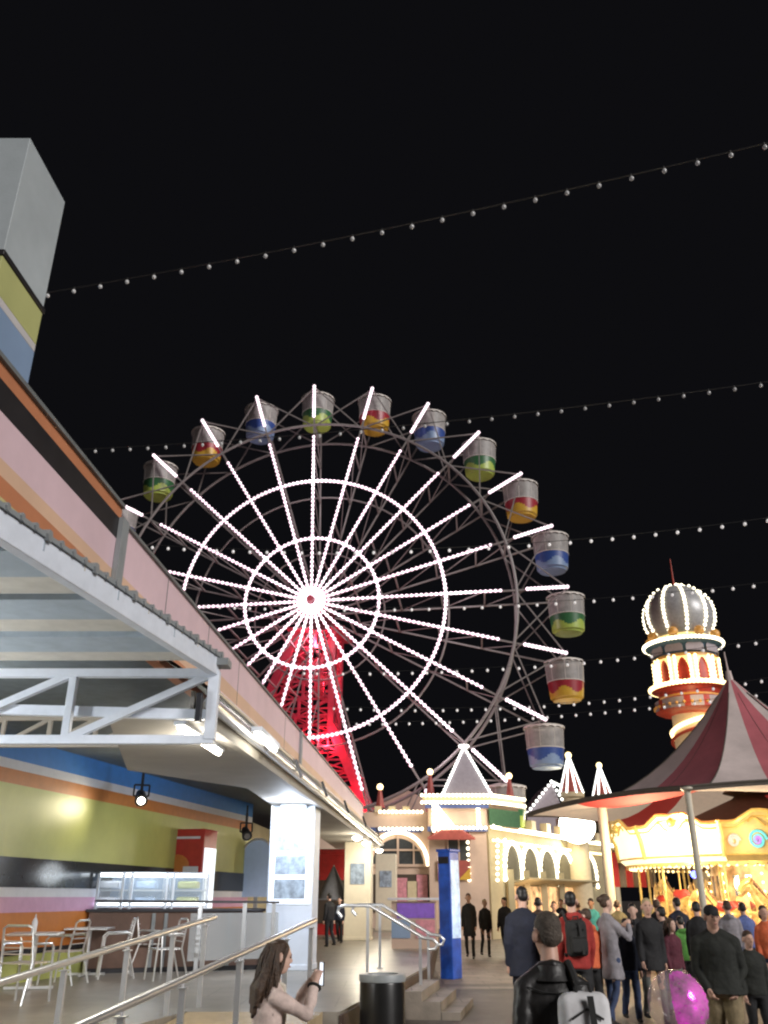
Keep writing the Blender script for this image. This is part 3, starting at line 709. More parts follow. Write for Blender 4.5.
for (r, n) in ((3.98, 96), (7.85, 190)):
    b = MB(); b.path(ringpts(r, .03, 72), .05, 6, closed=True); rg = b.build('lit_ring', M['wheel_steel'], fw)
    b = MB(); bulbs(b, [pol(r, 2 * PI * i / n, -.10) for i in range(n)], .11); b.path(ringpts(r, -.09, 96), .06, 6, mi=1, closed=True); b.build('ring_bulbs', [M['wheel_led'], M['led_core']], rg)
piv = []
for i in range(24):
    a = PI / 2 - i * PI / 12 + PH
    b = MB()
    b.bar(pol(.6, a, .06), pol(RR, a, 0), .09)                                 # front chord
    b.bar(pol(.6, a, BY), pol(RR, a, BY), .09)                                 # rear chord
    for k in range(4):                                                           # ties between the two faces
        r0 = 2.6 + k * 2.5; b.bar(pol(r0, a, 0), pol(r0, a, BY), .09)
        b.bar(pol(r0, a, BY), pol(r0 + 2.4, a, 0), .05)
    b.bar(pol(RR, a, -.05), pol(RR, a, BY + .05), .12)
    sp_ = b.build('spoke', M['wheel_steel'], fw)
    b = MB(); bulbs(b, [pol(r, a, -.12) for r in [.75 + .285 * k for k in range(37)]], .10); b.path([pol(.7, a, -.10), pol(11.05, a, -.10)], .055, 6, mi=1); b.build('spoke_bulbs', [M['wheel_led'], M['led_core']], sp_)
    b = MB()                                                                     # struts out to the gondola pivot
    for y in (0, BY):
        b.bar(pol(RR, a, y), pol(RP, a, y), .09)
        for s_ in (-1, 1): b.bar(pol(RR, a + s_ * PI / 12 * .95, y), pol(RP, a, y), .07)
    b.bar(pol(RP, a, -.1), pol(RP, a, BY + .1), .12)
    st = b.build('strut', M['wheel_steel'], fw)
    b = MB(); bulbs(b, line_pts(pol(12.55, a, -.14), pol(RP, a, -.14), .2), .115); b.build('light_tube', M['led_tube'], st)
    piv.append(pol(RP, a, BY / 2))
b = MB(); b.tube((0, -.62, 0), (0, 6.4, 0), .20, n=20); b.tube((0, -.1, 0), (0, .1, 0), 1.0, n=24); b.tube((0, BY - .1, 0), (0, BY + .1, 0), 1.0, n=24); b.build('axle', M['hub_dark'], fw)
b = MB()
for r, n in ((.36, 9), (.56, 14), (.76, 19)): bulbs(b, [pol(r, 2 * PI * i / n, -.26) for i in range(n)], .125)
b.build('hub_bulbs', M['wheel_led'], fw)
# red tower behind the wheel: four legs that spread, laced with bracing
profR = [(17.2, .8), (11.0, .75), (6.75, 2.7), (0.0, 5.6)]; profL = [(17.2, -1.3), (15.0, -2.2), (12.0, -3.4), (0.0, -7.4)]
def leg_x(z, s_):
    prof = profR if s_ > 0 else profL
    for k in range(3):
        (za, xa), (zb_, xb) = prof[k], prof[k + 1]
        if za >= z >= zb_: return xa + (xb - xa) * (za - z) / (za - zb_)
    return prof[0][1]
H0 = HUB.z
tw = MB()
for y in (3.4, 6.2):
    for s_ in (-1, 1):
        for k in range(3):
            pr = profR if s_ > 0 else profL; w_ = (.34, .5, 1.25 if s_ > 0 else .6)[k]
            tw.bar((pr[k][1], y, pr[k][0] - H0), (pr[k + 1][1], y, pr[k + 1][0] - H0), w_, .5)
tower = tw.build('support_tower', M['red_tower'], fw)
lc = MB(); z = 16.8; k = 0
while z > 6.5:
    z2 = z - 1.05
    for y in (3.4, 6.2):
        lc.bar((leg_x(z, -1), y, z - H0), (leg_x(z, 1), y, z - H0), .11)
        xm_ = (leg_x(z, -1) + leg_x(z, 1)) / 2; lc.bar((leg_x(z, -1), y, z - H0), (xm_, y, z2 - H0), .09); lc.bar((leg_x(z, 1), y, z - H0), (xm_, y, z2 - H0), .09); lc.bar((xm_, y, z - H0), (leg_x(z2, -1), y, z2 - H0), .09); lc.bar((xm_, y, z - H0), (leg_x(z2, 1), y, z2 - H0), .09); lc.bar((xm_, y, z - H0), (xm_, y, z2 - H0), .16)
    for s_ in (-1, 1):
        lc.bar((leg_x(z, s_), 3.4, z - H0), (leg_x(z2, s_), 6.2, z2 - H0), .09); lc.bar((leg_x(z, s_), 6.2, z - H0), (leg_x(z2, s_), 3.4, z2 - H0), .09)
    z = z2; k += 1
lc.build('bracing', M['red_tower'], tower)
pl = MB(); pl.box((-.3, 4.8, 16.9 - H0), (3.6, 3.6, .12)); pl.box((-.2, 4.6, 14.2 - H0), (.5, .5, 2.4)); pl.build('platform', M['red_tower'], tower)
ld = MB(); ld.bar((.55, 3.2, 16.5 - H0), (.75, 3.2, 3 - H0), .07); ld.bar((-.05, 3.2, 16.5 - H0), (.15, 3.2, 3 - H0), .07)
for k in range(36): ld.bar((-.05 + .2 * k / 36, 3.2, 16.3 - k * .36 - H0), (.55 + .2 * k / 36, 3.2, 16.3 - k * .36 - H0), .045)
ld.build('ladder', M['red_tower'], tower)
c_, s_ = math.cos(YAW), math.sin(YAW)
def wheelw(v): return HUB + Vector((v[0] * c_ - v[1] * s_, v[0] * s_ + v[1] * c_, v[2]))
for i, (v, e) in enumerate((((0, 4.8, 13.4 - H0), 700), ((.6, 2.9, 9.6 - H0), 900), ((2.2, 2.7, 6.0 - H0), 700))):
    p = wheelw(v); t = thing('red_floodlight', 'red floodlight on the red lattice tower of the big wheel', 'lamp', p, YAW, 'red floodlights on the wheel tower')
    b = MB(); b.box((0, 0, -.1), (.3, .2, .2)); b.build('housing', M['dark_metal'], t); b = MB(); b.box((0, 0, .012), (.26, .16, .02)); b.build('lens', M['red_tower'], t)
    lamp('POINT', p + Vector((0, -.3, .3)), e * .42, (1, .07, .13), .3)
lamp('POINT', wheelw((0, -1.6, -1.0)), 420, (1, .84, .92), .6); lamp('POINT', wheelw((-.3, 2.95, -1.6)), 260, (1, .35, .45), .3)
lamp('POINT', wheelw((0, -.9, 8)), 350, (1, .84, .92), .8); lamp('POINT', wheelw((8.5, -.9, 0)), 350, (1, .84, .92), .8); lamp('POINT', wheelw((7, -.9, -8)), 300, (1, .84, .92), .8)

# gondolas: round tubs with a painted wavy skirt, mesh sides and a scalloped canopy
def make_gondola(c1, c2, label):
    t = thing('gondola', label, 'gondola', (0, 0, 0), YAW, 'gondolas hanging from the big wheel')
    def pick(z, a): return 0 if z > -1.86 - .20 * math.cos(4 * a + .6) else 1
    prof = [(1.0 - .10 * k / 14 - (.10 if k == 14 else 0), -1.36 - .066 * k) for k in range(15)]
    b = MB(); b.lathe((0, 0, 0), prof, 40, rfun=pick); b.build('tub', [M[c1], M[c2]], t)
    b = MB(); b.lathe((0, 0, 0), [(.80, -2.284), (.78, -2.36), (.45, -2.40), (0, -2.41)], 28); b.build('underside', M[c2], t)
    b = MB(); b.lathe((0, 0, 0), [(1.06, -.30), (1.0, -1.36)], 32); b.build('mesh_side', M['g_mesh'], t)
    b = MB()
    for j in range(8): b.bar(pol3(1.06, j), pol3(1.0, j, -1.36), .02)
    b.path([(1.0 * math.cos(2 * PI * j / 32), 1.0 * math.sin(2 * PI * j / 32), -1.34) for j in range(32)], .03, 6, closed=True)
    b.build('side_frame', M['g_canopy'], t)
    b = MB(); n = 48; vs = []; fs = []
    for k, (r, z, am) in enumerate([(0, .02, 0), (.55, -.02, 0), (1.0, -.12, 0), (1.12, -.17, 0), (1.13, -.28, .07)]):
        for j in range(n):
            a = 2 * PI * j / n; rr = r; vs.append((rr * math.cos(a), rr * math.sin(a), z + am * abs(math.sin(a * 8)) - (am * .5)))
    for k in range(4):
        for j in range(n): fs.append((k * n + j, k * n + (j + 1) % n, (k + 1) * n + (j + 1) % n, (k + 1) * n + j))
    b.add(vs, fs); b.build('canopy', M['g_canopy'], t)
    b = MB(); b.tube((0, 0, -2.2), (0, 0, 0), .05); b.lathe((0, 0, -1.95), [(.62, 0), (.62, .3), (.5, .32), (.5, 0)], 20); b.build('seat_column', M['grey_steel'], t)
    return t
def pol3(r, j, z=-.30): a = 2 * PI * j / 8; return Vector((r * math.cos(a), r * math.sin(a), z))
tri = [('g_green', 'g_lime', 'green and lime'), ('g_red', 'g_yellow', 'red and yellow'), ('g_blue', 'g_sky', 'dark and light blue')]
where = {0: 'at the very top of the wheel', 1: 'just right of the wheel top', 2: 'second clockwise from the wheel top', 3: 'third clockwise from the wheel top', 4: 'upper right of the wheel', 5: 'right of the wheel, above the level one', 6: 'level with the hub on the right', 7: 'just under the hub level on the right', 8: 'lowest hanging clear against the night sky', 9: 'hanging in front of the pyramid roofed turret', 10: 'low before the pink pavilion', 21: 'upper left, lowest of the green ones there', 22: 'upper left between a green and a blue one', 23: 'just left of the wheel top', 20: 'lowest at the left by the striped facade', 11: 'hidden low by the red tower'}
proto = [make_gondola(c1, c2, 'x') for c1, c2, _ in tri]
used = [False] * 3
for i in [20, 21, 22, 23] + list(range(0, 11)):
    k = {0: 0, 1: 1, 2: 2}[i % 3]; p = wheelw(piv[i]); lb = '%s gondola with white canopy, %s' % (tri[k][2], where[i])
    if not used[k]: g = proto[k]; g.location = p; g['label'] = lb; used[k] = True
    else: g = dup(proto[k], p, YAW + i * .55, lb)

# ================================================================== FESTOON STRINGS ACROSS THE SKY
def festoon(lab, pts, s0, s1, r, m):
    A, B_, C_ = [at(*p) for p in pts]
    tb_ = (Vector((B_.x - A.x, B_.y - A.y)).length) / (Vector((C_.x - A.x, C_.y - A.y)).length)
    def P(t):
        L0 = (t - tb_) * (t - 1) / (tb_); L1 = t * (t - 1) / (tb_ * (tb_ - 1)); L2 = t * (t - tb_) / (1 - tb_)
        return A * L0 + B_ * L1 + C_ * L2
    L = (C_ - A).length
    t = thing('festoon_string', lab, 'string lights', P(.5), 0, 'bulb strings hung across the midway', world=True)
    b = MB(); b.path([P(i / 60) for i in range(61)], max(.006, r * .16), 5); b.build('cable', M['cable'], t)
    proto_b = None; x = .15
    while x < L:
        q = P(x / L); lo = q - P(.5)
        if proto_b is None:
            b = MB(); b.tube((0, 0, .01), (0, 0, -r * 1.1), r * .42, n=6); hb = b
            bb = MB(); bb.ball((0, 0, -r * 2.0), (r, r, r * 1.12), 10, 7)
            o = bb.build('bulb', m); h = hb.build('socket', M['cable']); o.parent = t; h.parent = o; o.location = lo; proto_b = (o, h)
        else:
            o = proto_b[0].copy(); h = proto_b[1].copy(); COL.objects.link(o); COL.objects.link(h); o.parent = t; h.parent = o; o.location = lo
        x += s0 + (s1 - s0) * (x / L)
D_, L_ = M['festoon_dim'], M['festoon_lit']
festoon('nearest string of clear unlit bulbs, rising across the dark sky to the upper right', [(-15, 303, 7.6), (384, 229, 6.6), (800, 135, 5.7)], .315, .30, .022, D_)
festoon('second nearest bulb string, passing over the top of the ferris wheel', [(70, 450, 12.0), (428, 423, 11.1), (800, 377, 10.3)], .29, .37, .025, D_)
festoon('third bulb string, passing behind the upper right gondolas to the right edge', [(100, 541, 16), (409, 549, 15), (800, 513, 13.8)], .33, .40, .030, L_)
festoon('fourth bulb string, just above the bulb dome of the helter tower', [(200, 604, 21.5), (453, 606, 20), (800, 578, 18.4)], .42, .46, .035, L_)
festoon('fifth bulb string, crossing the blue gallery of the helter tower', [(300, 671, 26), (480, 668, 24), (800, 634, 22.3)], .44, .46, .040, L_)
festoon('sixth bulb string, second lowest, in front of the lower wheel', [(330, 706, 31), (560, 703, 29), (800, 672, 27)], .50, .50, .045, L_)
festoon('lowest bulb string, crossing just above the tent tip', [(340, 722, 33.5), (560, 714, 31.5), (800, 687, 29.5)], .52, .52, .048, L_)

# ================================================================== PINK PAVILION AND CASTLE WALL
YC = 43.5; SC = YC / 54
def cz(py, Y=YC): return at(384, py, Y).z
def cx(px, py, Y=YC): return at(px, py, Y).x
pv = thing('pink_pavilion', 'pink pavilion outlined in bulbs with a pyramid turret before the wheel', 'building', (2, YC, 0), world=True)
def bulb_row(parent, pts, r=.095, m='bulb_white', name='bulb_row'):
    b = MB(); bulbs(b, pts, r); return b.build(name, M[m], parent)
def crx(a, c): return (a, c)
xl, xm, xr = cx(340, 830), cx(428, 830), cx(485, 830)
x_r2 = cx(524, 830)
b = MB()
b.box(((xl + xm) / 2 - 1, YC + 1.1, cz(812) / 2), (xm - xl + 2, 2.2, cz(812)))
b.box(((xm + xr) / 2, YC + .8, cz(799) / 2), (xr - xm, 2.6, cz(799)))
b.prism([(xr - .02, YC - .45, 0), (x_r2, YC + 1.5, 0), (x_r2, YC + 2.1, 0), (xr - .02, YC + 2.1, 0)], (0, 0, cz(799) - .3 - cz(827)))
b.v[-8:] = [(v[0], v[1], v[2] + cz(827)) for v in b.v[-8:]]
b.build('wall', M['castle_pink'], pv)
# cornice bands and bulbs
zt1, zt0 = cz(797), cz(805)
b = MB()
b.box(((xm + xr) / 2, YC - .55, (zt1 + zt0) / 2), (xr - xm + .5, .4, zt1 - zt0), mi=0)
b.prism([(xr + .25, YC - .75, zt0), (x_r2 + .25, YC + 1.3, zt0), (x_r2 + .25, YC + 1.7, zt0), (xr + .25, YC - .35, zt0)], (0, 0, zt1 - zt0))
b.box(((xm + xr) / 2, YC - .56, zt0 - .12), (xr - xm + .3, .3, .16), mi=1)
b.box(((xl + xm) / 2 - .3, YC - .02, cz(830)), (xm - xl, .25, .22), mi=1); b.box(((xm + xr) / 2, YC - .58, cz(830)), (xr - xm + .1, .25, .22), mi=1)
b.build('cornice', [M['castle_cream'], M['castle_blue']], pv)
for py in (797, 804): bulb_row(pv, line_pts((xm - .3, YC - .8, cz(py)), (xr + .3, YC - .8, cz(py)), .19) + line_pts((xr + .3, YC - .8, cz(py)), (x_r2 + .3, YC + 1.2, cz(py)), .19), .085)
for py in (812, 829): bulb_row(pv, line_pts((cx(380, py), YC - .14, cz(py)), (xm - .3, YC - .14, cz(py)), .2), .085)
bulb_row(pv, line_pts((xm + .2, YC - .75, cz(829)), (xr - .05, YC - .75, cz(829)), .19), .085)
b = MB(); k = 0; x = cx(378, 810)
while x < xm - .4: b.box((x, YC + .05, cz(812) + .13), (.34, .25, .26)); x += .68
b.build('crenel', M['castle_cream'], pv)
bulb_row(pv, line_pts((xm + .25, YC - .6, cz(806)), (xm + .25, YC - .6, cz(828)), .19), .085); bulb_row(pv, line_pts((xr - .35, YC - .6, cz(806)), (xr - .35, YC - .6, cz(829)), .17), .10)
bulb_row(pv, line_pts((xr - .9, YC - .56, cz(843)), (xr - .9, YC - .56, cz(880)), .27), .085)
# lit arch with window
ac_x, ac_z, ar = cx(398, 872), cz(866), 1.42
arch = [(ac_x + ar * math.cos(a), YC - .12, ac_z + ar * 1.05 * math.sin(a)) for a in [PI * i / 26 for i in range(27)]]
b = MB(); b.path(arch + [(ac_x - ar, YC - .1, ac_z - .6)], .085, 6); b.build('lit_arch', M['bulb_white'], pv)
b = MB(); b.prism([(ac_x + (ar - .2) * math.cos(a), YC - .03, ac_z + (ar - .2) * math.sin(a)) for a in [PI * i / 20 for i in range(21)]], (0, .02, 0)); wn = b.build('window', M['window_dark'], pv)
b = MB(); b.box((ac_x, YC - .06, ac_z + .7), (.1, .05, 1.5)); b.box((ac_x + .75, YC - .06, ac_z + .6), (.08, .05, 1.1)); b.box((ac_x, YC - .065, ac_z + .02), (3.0, .05, .12)); b.box((ac_x, YC - .062, ac_z + .7), (2.6, .05, .08)); b.build('frame', M['castle_pink'], wn)
b = MB(); b.box((cx(400, 890), YC - .05, cz(893)), (3.4, .08, 1.6)); b.build('shop_front', M['shop_dark'], pv)
b = MB()
for i, (x, hh_) in enumerate(((cx(402, 890), 1.1), (cx(412, 890), .9), (cx(422, 890), 1.3))): b.box((x, YC - .12, cz(896) + hh_ * .2), (.5, .04, hh_), mi=i % 2)
b.build('shop_goods', [M['poster_pink'], M['castle_cream']], pv)
# window in central block, door shade
b = MB(); b.box((cx(458, 850), YC - .53, cz(850)), (1.05, .05, 1.4)); wn = b.build('window', M['window_dark'], pv)
b = MB(); 
for dx in (-.52, 0, .52): b.box((cx(458, 850) + dx, YC - .57, cz(850)), (.07, .05, 1.45))
b.build('frame', M['castle_pink'], wn)
b = MB(); q = cx(450, 836); b.prism([(q - 1.12, YC - .55, cz(838)), (q + 1.12, YC - .55, cz(838)), (q + .5, YC - .55, cz(829)), (q - .5, YC - .55, cz(829))], (0, -.55, -.14)); b.build('red_shade', M['castle_red'], pv)
# pyramid turret
pxc, pY = cx(466, 795), YC + .75
hw = 1.22; ap_ = Vector((pxc + .05, pY, at(469, 747, pY).z)); bz = cz(797)
cs = [Vector((pxc + sx * hw, pY + sy * hw, bz)) for sx, sy in ((-1, -1), (1, -1), (1, 1), (-1, 1))]
b = MB(); 
for i in range(4): b.add([cs[i], cs[(i + 1) % 4], ap_], [(0, 1, 2)])
tr = b.build('pyramid_roof', M['castle_roof'], pv)
for c in cs[:2] + cs[2:3]: bulb_row(tr, [ap_.lerp(c + Vector((0, -.08, 0)), k / 17) for k in range(18)], .075, 'bulb_cool')
bulb_row(tr, [ap_ + Vector((.2 * math.cos(a), .2 * math.sin(a), .04)) for a in [2 * PI * k / 8 for k in range(8)]], .08, 'bulb_cool')
# left gabled roof of the pavilion
Yr = 57.0
hr = thing('gabled_hall', 'plain pinkish hall with a low gable roof behind the foot of the wheel', 'building', (at(402, 812, Yr).x, Yr, 0), world=True)
g = [at(355, 812, Yr), at(452, 812, Yr), at(405, 789, Yr)]; g[1].z = g[0].z
b = MB(); b.prism(g, (0, 8, 0)); b.build('gable_roof', M['castle_pink'], hr)
b = MB(); b.prism([(g[0].x + .1, Yr + .1, 0), (g[1].x - .1, Yr + .1, 0), (g[1].x - .1, Yr + .1, g[0].z - .01), (g[0].x + .1, Yr + .1, g[0].z - .01)], (0, 7, 0)); b.build('hall_wall', M['castle_pink'], hr)
zg1, zg0 = cz(809), cz(826)
b = MB(); b.prism([(xr + .16, YC - .42, zg0), (x_r2 + .02, YC + 1.40, zg0), (x_r2 + .02, YC + 1.40, zg1), (xr + .16, YC - .42, zg1)], (.03, -.05, 0)); b.build('green_panel', M['roof_green'], pv)
b = MB(); zf0, zf1 = cz(832), cz(804); xf = cx(433, 815)
for k in range(5):
    bulbs(b, line_pts((xf, YC - .82, zf1), (xf - .02 + k * .24, YC - .82, zf0 + .04 * k), .16), .085, 6, 4)
b.build('lit_fan', M['bulb_white'], pv)
b = MB(); xa, xb = cx(437, 870), cx(469, 870); b.box(((xa + xb) / 2, YC - .60, (cz(861) + cz(880)) / 2), (xb - xa, .06, cz(861) - cz(880)), mi=0); b.prism([(xb - .55, YC - .64, cz(880)), (xb, YC - .64, cz(880)), (xb, YC - .64, cz(868))], (0, -.02, 0), mi=1); b.build('wall_sign', [M['castle_red'], M['g_yellow']], pv)
for px_, e_ in ((400, 60), (440, 32), (470, 40), (505, 70)): lamp('POINT', (cx(px_, 820), YC - 1.6, cz(822)), e_, (1, .86, .6), .3)
# globe lamps on red spires
def globe_post(px, py0, py1, Y, lb):
    z1, z0 = at(px, py0, Y).z, at(px, py1, Y).z; x = at(px, py0, Y).x
    t = thing('globe_lamp', lb, 'lamp', (x, Y, z0), group='globe lamps on red spires')
    h = z1 - z0
    b = MB(); b.lathe((0, 0, 0), [(.27, 0), (.2, h * .15), (.10, h * .75), (.06, h * .92), (0, h * .93)], 8); b.build('spire', M['castle_red'], t)
    b = MB(); b.ball((0, 0, h), .16, 12, 8); b.build('globe', M['bulb_warm'], t)
globe_post(380, 787, 808, YC + .5, 'globe lamp on a red spire at the left of the pavilion roof')
globe_post(430, 772, 797, YC + .6, 'globe lamp on a red spire between pavilion roof and turret')
globe_post(509, 776, 800, YC + 1.2, 'globe lamp on a red spire right of the turret')

# crenellated wall with lit arches, running back to the right
wa0 = Vector((at(489, 850, 43.4).x, 43.4, 0)); wa1 = Vector((at(612, 850, 60.5).x, 60.5, 0))
WDr = (wa1 - wa0).normalized(); WNr = Vector((WDr.y, -WDr.x, 0)); WL = (wa1 - wa0).length
cw = thing('castle_wall', 'olive crenellated wall with glowing pointed arches and warm shop fronts below', 'building', wa0, world=True)
ztw = at(490, 827, 43.4).z
b = MB(); b.prism([wa0, wa1, wa1 + Vector((0, 0, ztw)), wa0 + Vector((0, 0, ztw))], -WNr * .5); b.build('wall', M['castle_olive'], cw)
def wp(px, py, off=0):
    r = ray(px, py); n_ = WNr; c = n_.dot(wa0 + WNr * off); t = c / (n_.x * r[0] + n_.y * r[1]); return Vector((r[0] * t, r[1] * t, EYE + r[2] * t))
b = MB()
k = 0
for i in range(9):
    p = wa0 + WDr * (WL * (i + .5) / 9); b.box((p.x, p.y, ztw + .32), (.6, .4, .64), math.atan2(WDr.y, WDr.x))
b.build('merlon', M['castle_cream'], cw)
p0, p1 = wa0 + Vector((0, 0, ztw + .02)), wa1 + Vector((0, 0, ztw + .02))
bulb_row(cw, [p + WNr * .25 for p in line_pts(p0, p1, .22)], .12); bulb_row(cw, [p + WNr * .25 - Vector((0, 0, .62)) for p in line_pts(p0, p1, .36)], .075, 'bulb_warm')
for (px, w_) in ((514, 17), (532, 17.5), (549.5, 17), (566, 16), (591, 14)):
    sl = (px - 514) * .10
    ptl = wp(px - w_ / 2, 878 + sl, .12); ptr = wp(px + w_ / 2, 880 + sl, .12); tp = wp(px, 843 + (px - 514) * .17, .12); mid = (ptl + ptr) / 2
    hz = tp.z - mid.z; pts = []
    for k in range(19):
        a = PI * k / 18; f = .5 - .5 * math.cos(a); q = ptl.lerp(ptr, f); q.z = mid.z + hz * (math.sin(a) ** .62); pts.append(q)
    b = MB(); bulbs(b, pts, .12); b.path(pts, .075, 6); ar_ = b.build('lit_arch', M['bulb_white'], cw)
    b = MB(); b.poly([q - WNr * .06 for q in pts]); b.build('arch_window', M['arch_dark'], ar_)
for px in (497.5, 505): bulb_row(cw, line_pts(wp(px, 840, .2), wp(px, 880, .2), .24), .085, 'bulb_white')
b = MB(); q0, q1 = wp(510, 886, .08), wp(585, 888, .08); b.prism([Vector((q0.x, q0.y, .05)), Vector((q1.x, q1.y, .05)), Vector((q1.x, q1.y, q1.z)), q0], WNr * .05); b.build('shop_front', M['shop_warm'], cw)
b = MB(); b.prism([q0 + Vector((0, 0, .05)), q1 + Vector((0, 0, .05)), q1 + Vector((0, 0, .3)) + WNr * 1.0, q0 + Vector((0, 0, .3)) + WNr * 1.0], (0, 0, .08)); b.build('shop_canopy', M['castle_olive'], cw)
b = MB()
for px in (512, 528, 545, 563, 583): q = wp(px, 905, .25); b.box((q.x, q.y, 1.5), (.3, .3, 3.0))
b.build('shop_pier', M['castle_olive'], cw)
lamp('POINT', wp(545, 905, 1.6), 160, (1, .7, .4), .4)
for px_ in (505, 532, 560): lamp('POINT', wp(px_, 848, 1.8), 85, (1, .86, .6), .4)
# round column with a very bright floodlight
q = wp(577, 870, .2); t = thing('cream_column', 'cream round column with a blinding floodlight at its top', 'column', (q.x, q.y, 0))
hq = at(577, 828, q.y).z
b = MB(); b.lathe((0, 0, 0), [(.95, 0), (.95, .4), (.8, .5), (.8, hq), (1.0, hq + .1), (1.0, hq + .5), (0, hq + .5)], 20); b.build('shaft', M['castle_cream'], t)
fl_ = at(577, 826, q.y - 1.6); t = thing('floodlight', 'blinding warm floodlight glaring above the crowd left of the tent pole', 'lamp', fl_)
b = MB(); b.box((0, .25, 0), (2.0, .3, 1.6)); b.bar((0, .35, 0), (0, .9, -.2), .12); b.build('housing', M['dark_metal'], t)
b = MB(); b.ball((0, 0, 0), (1.05, .3, .95), 24, 14); b.build('lens', M['tube_light'], t)  # lens enlarged so its shape takes in the lamp's glare
lamp('POINT', fl_ + Vector((0, -.8, -.3)), 650, (1, .85, .58), .6)
# gable with bulbs and two lit spires beyond
Yg = 63
gb = thing('bulb_gable', 'grey gabled roof edged in white bulbs behind the castle wall', 'building', (at(545, 800, Yg).x, Yg, 0), world=True)
gl, ga, gr = at(527, 813, Yg), at(551, 782, Yg), at(564, 804, Yg)
b = MB(); b.prism([gl, Vector((gr.x, Yg, gl.z)), ga], (0, 6, 0)); b.prism([(gl.x, Yg + .05, 0), (gr.x, Yg + .05, 0), (gr.x, Yg + .05, gl.z - .01), (gl.x, Yg + .05, gl.z - .01)], (0, 5, 0)); b.build('gable_wall', M['castle_roof'], gb)
bulb_row(gb, [p + Vector((0, -.2, 0)) for p in line_pts(gl, ga, .36)], .11, 'bulb_cool'); bulb_row(gb, [p + Vector((0, -.2, 0)) for p in line_pts(ga, gr, .36)], .11, 'bulb_cool')
bulb_row(gb, [p + Vector((0, -.2, 0)) for p in line_pts(ga, ga + Vector((2.6, 3.5, -.5)), .36)], .11, 'bulb_cool')
for (px, pa, pb, hwp, Y, lb) in ((571.5, 757, 793, 10.5, 64, 'taller cone spire traced in white bulbs, nearer the turret'), (602, 767, 795, 8, 70, 'smaller cone spire traced in white bulbs beside the tent edge')):
    zb_, za_ = at(px, pb, Y).z, at(px, pa, Y).z; x = at(px, pb, Y).x; rr = hwp / 850 * Y * 1.04
    t = thing('lit_spire', lb, 'spire', (x, Y, 0), group='bulb lined spires')
    b = MB(); b.lathe((0, 0, 0), [(rr * .92, 0), (rr * .92, zb_ - .4), (rr * 1.1, zb_ - .3), (rr * 1.1, zb_)], 16); b.build('turret', M['castle_cream'], t)
    b = MB(); b.lathe((0, 0, 0), [(rr, zb_), (.05, za_)], 16); b.build('cone_roof', M['castle_red'], t)
    b = MB()
    for k in range(8):
        a = 2 * PI * k / 8 + .2; bulbs(b, [Vector((rr * math.cos(a), rr * math.sin(a), zb_)).lerp(Vector((0, 0, za_)), j / 17) * 1.0 + Vector((.05 * math.cos(a), .05 * math.sin(a), 0)) for j in range(17)], .09)
    b.build('bulb_row', M['bulb_cool'], t)
    b = MB(); b.ball((0, 0, za_ + .12), .24, 10, 7); b.build('finial_lamp', M['bulb_warm'], t)

# ================================================================== HELTER TOWER WITH BULB DOME
YT = 60.0
tc_ = at(682, 640, YT); u = at(683, 640, YT).x - tc_.x
def tz(py): return at(682, py, YT).z
ht = thing('helter_tower', 'round red and gold tower crowned by an onion dome traced in bulbs', 'tower', (tc_.x, YT, 0))
def ring(r, z, n, off=0): return [Vector((r * math.cos(2 * PI * (k + off) / n), r * math.sin(2 * PI * (k + off) / n), z)) for k in range(n)]
dz0, dz1 = tz(640), tz(586); dh = dz1 - dz0
dp = [(23, 0), (29, .10), (33, .27), (34, .45), (32, .62), (27, .77), (20, .88), (11, .95), (4, 1.0), (0, 1.02)]
b = MB(); b.lathe((0, 0, 0), [(p * u, dz0 + f * dh) for p, f in dp], 40); dm = b.build('onion_dome', M['dome_grey'], ht)
def dome_r(f):
    for (a, fa), (c, fb) in zip(dp, dp[1:]):
        if fa <= f <= fb: return (a + (c - a) * (f - fa) / (fb - fa)) * u
    return 0
for k in range(10):
    a = 2 * PI * (k + .32) / 10; b = MB()
    for j in range(15): f = j / 14.5; r = dome_r(f) + .05; b.ball((r * math.cos(a), r * math.sin(a), dz0 + f * dh), .125, 6, 4)
    b.build('bulb_row', M['bulb_white'], dm)
b = MB(); b.tube((0, 0, dz1), (0, 0, tz(559)), .07, .03); b.build('flagpole', M['t_red'], ht)
b = MB(); b.lathe((0, 0, 0), [(24 * u, tz(646)), (26 * u, tz(640)), (22 * u, tz(637)), (22 * u, tz(634))], 36); b.build('dome_collar', M['t_lit'], ht)
for k in range(8):
    p = ring(32 * u, tz(639), 8, .27)[k]; b = MB(); b.ball(p, .36, 10, 7); b.build('orange_ball', M['t_gold'], ht)
b = MB(); b.lathe((0, 0, 0), [(24 * u, tz(644)), (37 * u, tz(645)), (37 * u, tz(648)), (31 * u, tz(651)), (29 * u, tz(657)), (30 * u, tz(660))], 40); b.build('gallery_drum', M['t_blue'], ht)
b = MB(); bulbs(b, ring(37.5 * u, tz(646.5), 64), .15); b.build('gallery_bulbs', M['bulb_white'], ht)
for k in range(10):
    a = 2 * PI * (k + .5) / 10; b = MB(); T = Matrix.Rotation(a, 4, 'Z'); b.T = T
    x = 30.6 * u; zb_, zt_2 = tz(658), tz(649); w2 = .62
    b.prism([(x + .02, -w2, zb_)] + [(x + .02 + .0 * j, w2 * math.cos(PI - PI * j / 8) , zb_ + (zt_2 - zb_) * (.5 + .5 * math.sin(PI * j / 8))) for j in range(9)] + [(x + .02, w2, zb_)], (.05, 0, 0)); b.T = None; b.build('gallery_niche', M['castle_roof'], ht)
